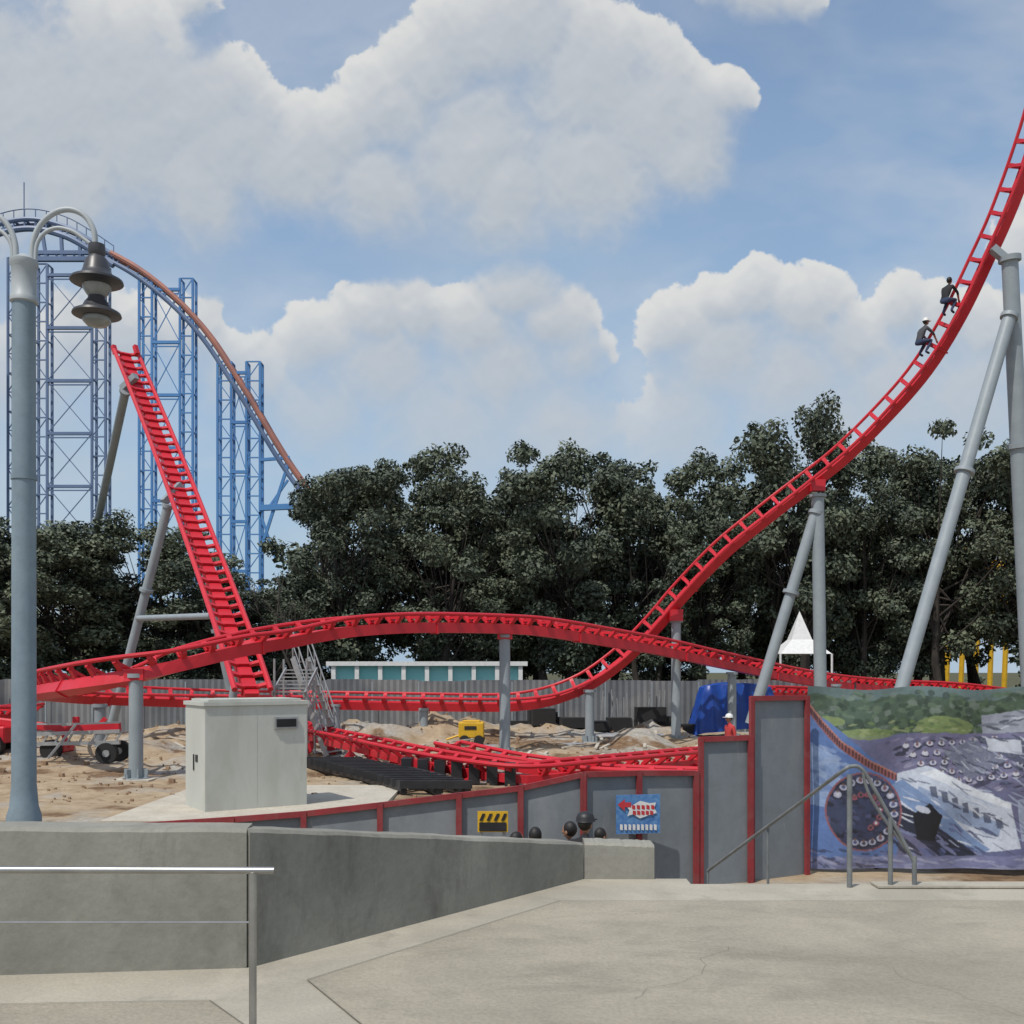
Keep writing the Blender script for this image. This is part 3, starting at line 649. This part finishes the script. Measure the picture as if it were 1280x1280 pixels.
yg=empty('yellow_generator'); c=P(590,0,43); m=MB(); bz=GZ+.35
m.box(c.x-.55,c.x+.5,42.6,43.6,bz,bz+.65); m.box(c.x-.4,c.x+.35,42.7,43.5,bz+.653,bz+.72); m.beam((c.x-.5,43.1,bz+.1),(c.x-1.1,43.1,bz-.1),.08)
ob=m.obj('canopy','yellow',yg); ob.modifiers.new('b','BEVEL').width=.06
m=MB()
for s in(-.3,.3): 
    for yy in(42.55,43.55): m.tube((c.x+s,yy,bz-.1),(c.x+s,yy+.15,bz-.1),.22,n=16)
m.box(c.x-.3,c.x+.2,42.58,42.597,bz+.35,bz+.5); m.obj('wheels_and_grille','rubber',yg)
tr=empty('flatbed_trailer'); m=MB(); 
for i,d in enumerate((34.5,36)):
    m.beam(P(35,918,d),P(150,914,d),.12); m.beam(P(35,930,d),P(150,928,d),.12)
    for k in range(8): m.beam(P(38+k*15,930,d),P(46+k*15,916,d),.06)
for k in range(10): p=P(38+k*12,917,34.5); m.beam(p,p+Vector((0,1.5,0)),.07)
m.beam(P(60,948,33.5),P(95,905,34),.07); m.beam(P(90,905,34),P(150,903,35),.06); m.beam(P(20,905,34),P(90,905,34),.06)
m.obj('steel_frames','galv',tr)
m=MB()
for (x,y,d) in((148,930,35.6),(132,932,34.4),(62,934,36)):
    p=P(x,y,d); p.z=GZ+.36; m.tube(p,p+Vector((0,.25,0)),.36,n=20); 
m.obj('tyres','rubber',tr)
m=MB()
for (x,d) in((148,35.55),(132,34.35)):
    p=P(x,0,d); p.z=GZ+.36; m.tube(p,p+Vector((0,.05,0)),.12,n=12)
m.obj('hubs','galv',tr)
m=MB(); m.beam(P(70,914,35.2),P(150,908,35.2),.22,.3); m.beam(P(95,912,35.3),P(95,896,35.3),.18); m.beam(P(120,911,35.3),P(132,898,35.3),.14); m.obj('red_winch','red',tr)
tl=empty('red_telehandler'); m=MB()
p=P(-5,0,37); X0=p.x
m.box(X0-2.2,X0+.6,36.4,37.8,GZ+.55,GZ+1.15); m.box(X0-1.6,X0-.2,36.5,37.7,GZ+1.153,GZ+1.55); m.beam((X0-1.8,37.1,GZ+1.5),(X0+2.3,37.1,GZ+1.05),.26,.3); m.beam((X0+2.3,37.1,GZ+1.05),(X0+2.6,37.1,GZ+.35),.16)
m.box(X0+2.5,X0+2.6,36.6,37.6,GZ+.2,GZ+.5)
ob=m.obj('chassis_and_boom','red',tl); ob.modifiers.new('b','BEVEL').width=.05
m=MB()
for xx in(-1.7,.1):
    for yy in(36.2,37.75): m.tube((X0+xx,yy,GZ+.48),(X0+xx,yy+.35,GZ+.48),.48,n=22)
m.obj('tyres','rubber',tl)
m=MB()
for xx in(-1.7,.1): m.tube((X0+xx,36.13,GZ+.48),(X0+xx,36.195,GZ+.48),.2,n=14)
m.obj('hubs','white',tl)
rb=empty('steel_pipe_stack'); m=MB()
for k in range(14):
    p=P(750+k*6,0,48); h=.9+.5*random.random(); m.tube((p.x,p.y,GZ),(p.x+random.uniform(-.2,.2),p.y,GZ+h+.9),.03,n=5)
for k in range(9): m.tube((3.4+.06*k,46-.2*k,GZ+.3),(6.6,46.2-.2*k,GZ+.35),.06,n=6)
for k in range(8): m.tube((-2+.1*k,40+.2*k,GZ+.12),(1.6+.2*k,40.5+.25*k,GZ+.15),.05,n=6)
m.obj('pipes','galv',rb)
m=MB()
for k in range(1800):
    x=random.uniform(-22,12); y=random.uniform(24,51); r=random.uniform(.02,.08)*(1+(random.random()<.08))
    z=gh(x,y); vs=[];
    for a in range(6):
        an=a*1.05; vs.append((x+r*math.cos(an)*random.uniform(.7,1.2),y+r*math.sin(an)*random.uniform(.7,1.2),z-.02))
    o=[(x+v*.5,y+w*.5,z+r*random.uniform(.5,1)) for v,w in((-r,-r),(r,-r),(r,r),(-r,r))]
    m.raw(vs+o,[(0,1,7),(1,2,8,7),(2,3,8),(3,4,9),(4,5,6,9),(5,0,7,6),(6,7,8,9),(3,9,8),(0,7,6)])
m.obj('soil_clods','soil')
m=MB()
for k in range(90):
    x=random.uniform(-14,10); y=random.uniform(34,51); a=random.uniform(0,3.14); l=random.uniform(.4,1.4); z=gh(x,y)+.06
    m.beam((x,y,z),(x+l*math.cos(a),y+l*math.sin(a),z+random.uniform(0,.15)),.12,.05)
m.obj('debris_planks','slab')
m=MB()
for k in range(26):
    x=random.uniform(-2,9); y=random.uniform(47,51.5); m.obox((x,y,gh(x,y)+.25),(random.uniform(.2,.7),.05,0),(-.05,random.uniform(.2,.5),0),(0,0,random.uniform(.15,.4)))
m.obj('stacked_formwork','rubber')
pb=empty('park_pavilion'); m=MB()
a=P(430,0,62);b=P(650,0,62); m.box(a.x,b.x,58.6,61,GZ,1.95); m.obj('walls','turq',pb)
m=MB(); m.box(a.x-.4,b.x+.4,58.2,61.5,1.953,2.2)
for k in range(9): x=a.x+k*(b.x-a.x)/8; m.box(x-.12,x+.12,58.3,58.597,GZ,1.95)
m.obj('roof_and_posts','white',pb)
tn=empty('white_tent'); m=MB(); c=P(1000,0,57); z1=2.6;w=1.4
m.raw([(c.x-w,55.8,z1),(c.x+w,55.8,z1),(c.x+w,58.4,z1),(c.x-w,58.4,z1),(c.x,57.1,5.0),(c.x-w*.4,56.6,3.4),(c.x+w*.4,56.6,3.4),(c.x+w*.4,57.6,3.4),(c.x-w*.4,57.6,3.4)],[(0,1,6,5),(1,2,7,6),(2,3,8,7),(3,0,5,8),(5,6,4),(6,7,4),(7,8,4),(8,5,4)])
for sx in(-w,w):
    for yy in(55.8,58.4): m.tube((c.x+sx,yy,GZ),(c.x+sx,yy,z1),.06,n=6)
m.obj('canopy','white',tn)
yr=empty('yellow_ride_structure'); m=MB()
for k in range(6):
    x=1165+k*18; m.tube(P(x,860,96),P(x+6,690+10*(k%3),96),.25,n=8)
m.path(catmull([P(1120,800,96),P(1160,740,96),P(1200,690,96),P(1240,720,96),P(1270,790,96)],8),.4); m.path(catmull([P(1120,770,97),P(1170,720,97),P(1210,740,97),P(1260,700,97)],8),.4)
m.obj('yellow_steel','yellow',yr)
# ---------------- trees
def leafverts(cen,rad,n,size,squash=.8):
    d=rng.normal(size=(n,3)); d/=np.linalg.norm(d,axis=1)[:,None]; r=rng.random(n)**(1/2.2)
    c=cen+d*(rad*r)[:,None]*np.array([1,1,squash])
    nrm=d*.7+rng.normal(size=(n,3))*.6+np.array([0,0,.6]); nrm/=np.linalg.norm(nrm,axis=1)[:,None]
    u=np.cross(nrm,rng.normal(size=(n,3))); u/=np.linalg.norm(u,axis=1)[:,None]; v=np.cross(nrm,u)
    s=size*rng.uniform(.6,1.3,n)[:,None]
    return np.stack([c+u*s,c+v*s*.55+u*s*.1,c-u*s,c-v*s*.55+u*s*.1],1).reshape(-1,3)
def meshquads(name,V,mat,trunk=None):
    n=len(V)//4; nv=len(V); me=bpy.data.meshes.new(name)
    faces=[(4*i,4*i+1,4*i+2,4*i+3) for i in range(n)]
    verts=V.tolist()
    if trunk: verts+= [list(v) for v in trunk.v]; faces+=[tuple(i+nv for i in f) for f in trunk.f]
    me.from_pydata(verts,[],faces); me.materials.append(M[mat]); me.materials.append(M['bark'])
    if trunk:
        mi=np.zeros(len(faces),np.int32); mi[n:]=1; me.polygons.foreach_set('material_index',mi)
    me.update(); return me
def treemesh(k,H=16.,W=4.6,base=3.2,dens=330):
    r=random.Random(k*11+1); tr=MB(); allv=[]
    nst=r.choice([1,2,3]); stems=[]
    for s in range(nst):
        a=r.uniform(0,6.28); b0=Vector((math.cos(a)*.4*(nst>1),math.sin(a)*.4*(nst>1),-.2)); 
        b1=b0+Vector((math.cos(a)*.8,math.sin(a)*.8,base)); b2=b1+Vector((r.uniform(-1,1),r.uniform(-1,1),H*.4))
        tr.path([b0,b0.lerp(b1,.5)+Vector((r.uniform(-.2,.2),0,0)),b1,b2],[.34,.27,.24,.1],8); stems.append((b1,b2))
    nC=54
    lean=r.uniform(-1.0,1.0)
    for i in range(nC):
        f=(i+.5)/nC; z=base+(H-base-1.0)*f**.9
        h=(z-base)/(H-base); env=W*(math.sin(min(1,h*1.25+.22)*math.pi*.5 if h<.55 else math.pi*.5)*(1 if h<.55 else math.sqrt(max(.03,1-((h-.55)/.47)**2))))
        a=r.uniform(0,6.28); rr_=env*math.sqrt(r.uniform(.08,1.0)); 
        c=np.array([math.cos(a)*rr_+lean*h,math.sin(a)*rr_,z+r.uniform(-.6,.5)]); rad=r.uniform(.6,1.4)
        n=int(dens*rad*rad*.9); allv.append(leafverts(c,rad,n,.145,.68))
        allv.append(leafverts(c+np.array([r.uniform(-1,1),r.uniform(-1,1),r.uniform(-.3,.75)])*rad*.9,rad*.55,int(n*.25),.135,.8))
        s=r.choice(stems); st_=s[0].lerp(s[1],r.uniform(0,.9)); e=Vector(c); mid=st_.lerp(e,.5)+Vector((0,0,-.3)); tr.path([st_,mid,e],[.07,.045,.015],5)
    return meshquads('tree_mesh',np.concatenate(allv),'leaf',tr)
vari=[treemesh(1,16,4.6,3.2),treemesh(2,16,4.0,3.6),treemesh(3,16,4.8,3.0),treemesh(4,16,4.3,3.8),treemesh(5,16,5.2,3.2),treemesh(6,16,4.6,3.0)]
T=[(-130,640,56),(-60,636,57),(15,638,58),(75,650,60),(135,645,62),(190,640,61),(250,690,60),(300,715,62),(345,745,64),(385,715,68),
(440,560,68),(478,572,71),(520,550,72),(565,595,68),(622,582,72),(662,605,76),(700,543,68),(757,552,73),(812,595,70),(852,572,76),(893,625,70),(945,555,76),(1000,503,68),(1047,590,74),(1088,595,69),(1135,548,74),(1180,526,68),(1235,558,73),(1275,542,66),(1330,530,68),(1400,540,70),(1470,550,72),(-200,640,60),(720,650,80),(585,650,80),(975,640,80),(1120,640,80),(840,660,80),(640,660,80)]
for i,(x,yt,d) in enumerate(T):
    h=(HY-yt)/F*d+3.1; o=bpy.data.objects.new('broadleaf_tree',vari[(i*5+i//4)%6]); col.objects.link(o)
    s=h/16.2; w=s*random.uniform(.84,1.03)
    if h<14: w=s*1.35
    o.location=((x-640)/F*d,d,GZ); o.scale=(w,w,s); o.rotation_euler=(0,0,random.uniform(0,6.28))
av=[]
for k in range(260):
    x=random.uniform(-95,95); y=random.uniform(106,118); z=random.uniform(1.5,14.)*(1 if x>-28 else .55)+1
    av.append(leafverts(np.array([x,y,z]),random.uniform(1.6,2.8),130,.45,.8))
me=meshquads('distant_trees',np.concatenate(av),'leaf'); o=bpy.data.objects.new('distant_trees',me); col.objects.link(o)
av=[]
for k in range(120):
    x=random.uniform(-60,60); y=random.uniform(84,90); av.append(leafverts(np.array([x,y,random.uniform(-1,1.0)]),random.uniform(.7,1.5),110,.22,.7))
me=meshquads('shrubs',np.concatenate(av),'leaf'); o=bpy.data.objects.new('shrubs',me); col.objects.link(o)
m=MB()
def br(p,d,l,r,depth):
    q=p+d*l; m.tube(p,q,r,r*.65,6,False)
    if depth==0: return
    for _ in range(2 if random.random()<.7 else 3):
        nd=(d+Vector((random.uniform(-.7,.7),random.uniform(-.5,.5),random.uniform(-.2,.5)))).normalized(); br(q,nd,l*random.uniform(.6,.85),r*.62,depth-1)
b=P(375,0,58); b.z=GZ; br(b,Vector((-.12,0,1)).normalized(),3.0,.13,4)
b=P(335,0,58); b.z=GZ; br(b,Vector((.1,0,1)).normalized(),2.6,.11,4)
m.obj('bare_tree','bark')
# ---------------- people
def person(name,loc,rotz,pose,shirt,pants,head='hair',height=1.7):
    par=empty(name); J={}
    if pose=='stand':
        J=dict(pel=(0,0,.95),sp=(0,.01,1.15),ch=(0,.01,1.35),nk=(0,0,1.47),hd=(0,-.01,1.54),
        hl=(.09,0,.92),kl=(.10,-.02,.50),al=(.10,.02,.09),tl=(.11,-.14,.03),
        shl=(.18,.01,1.40),el=(.24,.04,1.12),wl=(.24,-.06,.88),pl=(.24,-.08,.80))
    else:
        J=dict(pel=(0,.15,.45),sp=(0,.08,.66),ch=(0,-.04,.86),nk=(0,-.10,.98),hd=(0,-.13,1.05),
        hl=(.10,.14,.42),kl=(.17,-.25,.50),al=(.15,.0,.09),tl=(.16,-.16,.03),
        shl=(.18,-.03,.90),el=(.22,-.26,.72),wl=(.16,-.42,.55),pl=(.15,-.47,.48))
    for k in list(J):
        if k.endswith('l') and k not in('pel',) : J[k[:-1]+'r']=(-J[k][0],J[k][1],J[k][2])
    rad=dict(pel=.135,sp=.125,ch=.145,nk=.06,hd=.055,hl=.095,kl=.062,al=.045,tl=.04,shl=.065,el=.045,wl=.032,pl=.035)
    lab=[('pel','sp','S'),('sp','ch','S'),('ch','nk','S'),('nk','hd','K')]
    for s in'lr': lab+=[('pel','h'+s,'P'),('h'+s,'k'+s,'P'),('k'+s,'a'+s,'P'),('a'+s,'t'+s,'B'),('ch','sh'+s,'S'),('sh'+s,'e'+s,'S'),('e'+s,'w'+s,'K'),('w'+s,'p'+s,'K')]
    rd=lambda k: rad.get(k) or rad.get(k[:-1]+'l')
    R_={k:rd(k) for k in J}
    for s,sg_ in(('l',1),('r',-1)):
        w=Vector(J['w'+s]);p=Vector(J['p'+s]); d=(p-w).normalized(); 
        side=Vector((0,1,0)) if pose=='stand' else Vector((1,0,0))
        side=(side-d*side.dot(d)).normalized()
        for f,(o,l) in enumerate(((-.03,.07),(-.01,.08),(.01,.075),(.03,.06))):
            k1_,k2_=f'f{f}a{s}',f'f{f}b{s}'
            J[k1_]=tuple(p+side*o+d*.03); J[k2_]=tuple(p+side*o+d*l+Vector((-sg_*.02,0,0))); R_[k1_]=.010; R_[k2_]=.008
            lab+=[('p'+s,k1_,'K'),(k1_,k2_,'K')]
        k1_='th'+s; J[k1_]=tuple(w.lerp(p,.6)-side*.06+d*.03); R_[k1_]=.011; lab.append(('p'+s,k1_,'K'))
    keys=list(J); me=bpy.data.meshes.new('tmp'); me.from_pydata([J[k] for k in keys],[(keys.index(a),keys.index(b)) for a,b,_ in lab],[])
    ob=bpy.data.objects.new('tmp',me); col.objects.link(ob); sk=ob.modifiers.new('s','SKIN'); ob.modifiers.new('u','SUBSURF').levels=1
    ob.modifiers['u'].render_levels=1
    for i,k in enumerate(keys):
        v=me.skin_vertices[0].data[i]; v.radius=(R_[k],R_[k]*.85 if k in('pel','sp','ch') else R_[k]); v.use_root=(k=='pel')
    dg=bpy.context.evaluated_depsgraph_get(); dg.update(); m2=bpy.data.meshes.new_from_object(ob.evaluated_get(dg)); bpy.data.objects.remove(ob)
    m2.materials.clear()
    for k in(shirt,pants,'skin','rubber'): m2.materials.append(M[k])
    idx={'S':0,'P':1,'K':2,'B':3}; segs=[(Vector(J[a]),Vector(J[b]),idx[l]) for a,b,l in lab]
    for pgn in m2.polygons:
        c=pgn.center; best=9;bi=0
        for a,b,l in segs:
            ab=b-a; t=max(0,min(1,(c-a).dot(ab)/max(1e-9,ab.length_squared))); dd=(c-a-ab*t).length-(.03 if l<2 else 0)
            if dd<best: best=dd;bi=l
        pgn.material_index=bi
    m2.shade_smooth(); body=bpy.data.objects.new('body',m2); col.objects.link(body); body.parent=par
    hc=Vector(J['hd'])+Vector((0,-.015,.10))
    def ell(c,r,n=14,taper=0):
        mm_=MB(); vs=[];fs=[]
        for j in range(n+1):
            ph=-math.pi/2+math.pi*j/n
            for i in range(n*2):
                a=math.pi*i/n; z=math.sin(ph); k=math.cos(ph)*(1-taper*max(0,-z))
                vs.append((c[0]+r[0]*k*math.cos(a),c[1]+r[1]*k*math.sin(a),c[2]+r[2]*z))
        for j in range(n):
            for i in range(2*n): fs.append((j*2*n+i,j*2*n+(i+1)%(2*n),(j+1)*2*n+(i+1)%(2*n),(j+1)*2*n+i))
        mm_.raw(vs,fs); return mm_
    h=ell(hc,(.077,.095,.12),12,taper=.35); h.raw(*(lambda q:(q.v,q.f))(ell(hc+Vector((0,-.095,-.02)),(.015,.022,.025),5)))
    for s in(-1,1): h.raw(*(lambda q:(q.v,q.f))(ell(hc+Vector((s*.078,.01,-.01)),(.012,.02,.032),5)))
    h.raw(*(lambda q:(q.v,q.f))(ell(hc+Vector((0,-.082,-.065)),(.026,.012,.008),5)))
    h.obj('head','skin',par,True)
    e_=MB()
    for s in(-1,1): e_.raw(*(lambda q:(q.v,q.f))(ell(hc+Vector((s*.03,-.084,.012)),(.012,.008,.007),5)))
    e_.obj('eyes','black',par,True)
    hh=ell(hc+Vector((0,.022,.028)),(.088,.098,.108),12)
    hh.obj('hair','hair',par,True)
    if head!='hair':
        hh=MB(); hh.lathe([(.118,0),(.112,.01),(.110,.05),(.09,.09),(.05,.115),(.01,.122)],hc+Vector((0,.01,.035)),20); hh.box(hc.x-.07,hc.x+.07,hc.y-.17,hc.y-.08,hc.z+.035,hc.z+.05)
        hh.obj('cap' if head=='black' else 'hard_hat',head,par,True)
    par.location=loc; par.rotation_euler=(0,0,rotz); s=height/1.7; par.scale=(s,s,s)
    return par
def stand(x,ytop,d,rot,shirt,head='hair'):
    z=EYE-(ytop-HY)/F*d; 
    person('person',( (x-640)/F*d,d,-1.95),rot,'stand',shirt,'jeans',head,height=(z+1.95)/1.78*1.7)
stand(731,1016,12.6,2.6,'shirtblk','black'); stand(713,1026,13.0,-2.2,'shirtgry','hair'); stand(669,1033,12.7,3.0,'shirtblk','hair'); stand(750,1034,13.4,2.2,'shirtblk'); stand(645,1039,12.9,2.0,'shirtgry','hair')
person('construction_worker',Vector((P(912,0,31).x,31,GZ)),-1.2,'stand','shirtred','jeans','white',1.75)
def ontrack(px,py,rot,shirt,head):
    best=min(frB,key=lambda f:(( f[0].x/f[0].y*F+640-px)**2+(HY-(f[0].z-EYE)/f[0].y*F-py)**2))
    p=best[0]; person('construction_worker',p+Vector((-.15,-.1,-.05)),rot,'crouch',shirt,'jeans',head,1.95)
ontrack(1160,443,1.9,'shirtgry','white'); ontrack(1190,390,2.2,'shirtblk','hair')
# ---------------- camera
cam=bpy.data.cameras.new('camera'); cam.lens=36; cam.sensor_width=36; cam.shift_y=(HY-640)/1280; cam.clip_end=9000; cam.clip_start=.05
co=bpy.data.objects.new('camera',cam); col.objects.link(co); co.location=(0,0,EYE); co.rotation_euler=(math.pi/2,0,0); sc.camera=co
# ---------------- light
sd_=Vector((-.32,-.40,.86)).normalized(); el=math.asin(sd_.z); az=math.atan2(sd_.x,sd_.y)
sl=bpy.data.lights.new('sun','SUN'); sl.energy=3.3; sl.angle=math.radians(.5); sl.color=(1,.95,.88)
so=bpy.data.objects.new('sun',sl); col.objects.link(so); so.rotation_euler=(-sd_).to_track_quat('-Z','Y').to_euler()
# ---------------- world
w=bpy.data.worlds.new('World'); sc.world=w; w.use_nodes=True; N=w.node_tree.nodes; L=w.node_tree.links; N.clear()
out=N.new('ShaderNodeOutputWorld'); bg=N.new('ShaderNodeBackground'); ST=.15; bg.inputs[1].default_value=ST; L.new(bg.outputs[0],out.inputs[0])
sky=N.new('ShaderNodeTexSky'); sky.sky_type='NISHITA'; sky.sun_disc=False; sky.sun_elevation=el; sky.sun_rotation=az; sky.air_density=1.1; sky.dust_density=1.0; sky.ozone_density=2.0
tc=N.new('ShaderNodeTexCoord'); dv=tc.outputs['Generated']
def wmath(op,a,b=None,c=None,cl=False):
    m=N.new('ShaderNodeMath'); m.operation=op; m.use_clamp=cl
    for i,v in enumerate((a,b,c)):
        if v is None: continue
        if isinstance(v,(int,float)): m.inputs[i].default_value=v
        else: L.new(v,m.inputs[i])
    return m.outputs[0]
CW,CH=2048,1152; U0,U1,V0,V1=-.9,.9,-.05,.9625
UU,VV=np.meshgrid(np.linspace(U0,U1,CW),np.linspace(V0,V1,CH)); PXu=(U1-U0)/CW
PX=UU*F+640; PY=HY-VV*F
wx=fbm(PX/110,PY/110,5,21)*26; wy=fbm(PX/110,PY/110,5,41)*20
lobes=[(40,140,180),(-80,60,200),(150,110,140),(240,140,115),(170,180,140),(300,180,112),(380,205,105),(425,172,80),(490,130,80),(545,95,78),(600,60,86),(600,190,120),(655,40,95),(740,105,128),(810,150,115),(868,150,80),(905,128,52),(740,215,110),(860,200,75),(250,230,105),(90,230,100),(-30,250,110),(640,240,90),(480,240,80),
 (395,425,62),(470,396,66),(532,390,58),(600,405,74),(648,362,60),(690,400,62),(715,440,56),(480,460,100),(620,470,100),(560,520,110),(400,520,90),(700,530,90),
 (850,408,60),(905,378,48),(950,370,54),(1005,395,64),(1065,432,68),(1128,387,48),(1175,405,56),(1240,425,70),(900,450,90),(980,480,100),(1120,490,100),(1220,500,100),(860,540,90),(1050,560,100),
 (950,-20,60),(1000,-8,44),(900,-35,52),(245,-8,34),(120,430,90),(230,420,60),(300,470,80),(40,480,90),(1400,300,150),(1550,200,180),(-350,150,200),(-500,350,150),(1340,430,110)]
Fm=np.full(PX.shape,-2.0)
for x,y,r in lobes:
    dd=np.hypot(PX+wx-x,(PY+wy-y)*1.10); f=(1-dd/r)*min(1.1,.5+r/160)
    if y>415: f=f*.80
    k=.13; hmx=np.clip(.5+.5*(Fm-f)/k,0,1); Fm=Fm*hmx+f*(1-hmx)+k*hmx*(1-hmx)
bil=fbm(PX/50,PY/50,6,61,.58,True); fine=fbm(PX/20,PY/20,5,81,.6)
Fd=Fm+.17*bil+.08*fine-.01
dens=np.clip(Fd,0,1)
T_=np.zeros_like(dens); 
for s in range(1,11):
    q=int(s*6.5); sh=np.zeros_like(dens); qx=int(q*.3)
    sh[:-q,:]=dens[q:,:]; sh=np.roll(sh,qx,1); T_+=sh
lt=np.exp(-T_*.60)
def blur(a,n):
    for ax in(0,1):
        c=np.cumsum(np.pad(a,[(n,n) if i==ax else (0,0) for i in(0,1)],mode='edge'),axis=ax)
        a=(np.take(c,range(2*n,c.shape[ax]),ax)-np.take(c,range(0,c.shape[ax]-2*n),ax))/(2*n)
    return a
Fs=blur(Fd,3)
rel=(Fs-np.roll(Fs,-7,0)); rel=rel+.4*(Fs-np.roll(Fs,7,1)); lit=np.clip(.28+.60*lt+rel*.9+.05*blur(fbm(PX/160,PY/160,4,131),2),0,1)
bot=np.clip(1-blur(lt,8)*1.5,0,1)
wd=.08+.72*bot; al=np.clip(Fd/wd,0,1); al=al*al*(3-2*al)
el_=VV/np.sqrt(1+UU**2+VV**2); fad=np.clip((el_-.15)/.17,0,1); al*=.30+.64*fad
veil=np.clip(fbm(PX/330,PY/150,5,171,.55)*1.6+.42,0,1)*.34*np.clip(1.25-np.clip(VV-.35,0,1)*1.6,.25,1)
al=al+(1-al)*veil
lowmask=np.clip((PY-400)/140,0,1); lit=lit*(1-.5*lowmask)+.42*.5*lowmask
edge=np.minimum.reduce([(UU-U0)/.08,(U1-UU)/.08,(V1-VV)/.05]); al*=np.clip(edge,0,1)
c0=np.array([.43,.48,.54]);c1_=np.array([.55,.58,.615]);c2_=np.array([.73,.73,.715])
L3=lit[...,None]; colr=np.where(L3<.5,c0+(c1_-c0)*L3*2,c1_+(c2_-c1_)*(L3-.5)*2)
arr=np.ones((CH,CW,4),np.float32); arr[...,:3]=colr; arr[...,3]=al
im=bpy.data.images.new('cloud_map',CW,CH,alpha=True,float_buffer=True); im.colorspace_settings.name='Non-Color'; im.alpha_mode='CHANNEL_PACKED'
im.pixels.foreach_set(arr.ravel()); im.update(); im.pack()
sep=N.new('ShaderNodeSeparateXYZ'); L.new(dv,sep.inputs[0])
yc=wmath('MAXIMUM',sep.outputs['Y'],.05); u_=wmath('DIVIDE',sep.outputs['X'],yc); v_=wmath('DIVIDE',sep.outputs['Z'],yc)
u_=wmath('MULTIPLY_ADD',u_,1/(U1-U0),-U0/(U1-U0)); v_=wmath('MULTIPLY_ADD',v_,1/(V1-V0),-V0/(V1-V0))
cmb=N.new('ShaderNodeCombineXYZ'); L.new(u_,cmb.inputs[0]); L.new(v_,cmb.inputs[1])
it=N.new('ShaderNodeTexImage'); it.image=im; it.extension='CLIP'; it.interpolation='Linear'; L.new(cmb.outputs[0],it.inputs[0])
gn=N.new('ShaderNodeTexNoise'); gn.inputs['Scale'].default_value=2.4; gn.inputs['Detail'].default_value=4; L.new(dv,gn.inputs['Vector'])
ga=N.new('ShaderNodeMapRange'); ga.interpolation_type='SMOOTHSTEP'; L.new(gn.outputs['Fac'],ga.inputs[0]); ga.inputs[1].default_value=.48; ga.inputs[2].default_value=.62
gm=N.new('ShaderNodeMapRange'); L.new(sep.outputs['Y'],gm.inputs[0]); gm.inputs[1].default_value=.60; gm.inputs[2].default_value=.45
galpha=wmath('MULTIPLY',ga.outputs[0],gm.outputs[0])
hz_=N.new('ShaderNodeMapRange'); L.new(sep.outputs['Z'],hz_.inputs[0]); hz_.inputs[1].default_value=.0; hz_.inputs[2].default_value=.50; hz_.inputs[3].default_value=.95; hz_.inputs[4].default_value=.30
wn2=N.new('ShaderNodeTexNoise'); wn2.inputs['Scale'].default_value=3.5; wn2.inputs['Detail'].default_value=4; L.new(dv,wn2.inputs['Vector'])
hzf=wmath('MULTIPLY_ADD',wn2.outputs['Fac'],.6,-.30); hzf=wmath('ADD',hz_.outputs[0],hzf,None,True)
mh=N.new('ShaderNodeMixRGB'); L.new(hzf,mh.inputs[0]); L.new(sky.outputs[0],mh.inputs[1]); mh.inputs[2].default_value=(.37/ST,.51/ST,.66/ST,1)
mg_=N.new('ShaderNodeMixRGB'); L.new(galpha,mg_.inputs[0]); L.new(mh.outputs[0],mg_.inputs[1]); mg_.inputs[2].default_value=(.62/ST,.63/ST,.64/ST,1)
cs=N.new('ShaderNodeVectorMath'); cs.operation='SCALE'; L.new(it.outputs[0],cs.inputs[0]); cs.inputs['Scale'].default_value=1/ST
mc=N.new('ShaderNodeMixRGB'); L.new(it.outputs['Alpha'],mc.inputs[0]); L.new(mg_.outputs[0],mc.inputs[1]); L.new(cs.outputs[0],mc.inputs[2])
L.new(mc.outputs[0],bg.inputs[0])
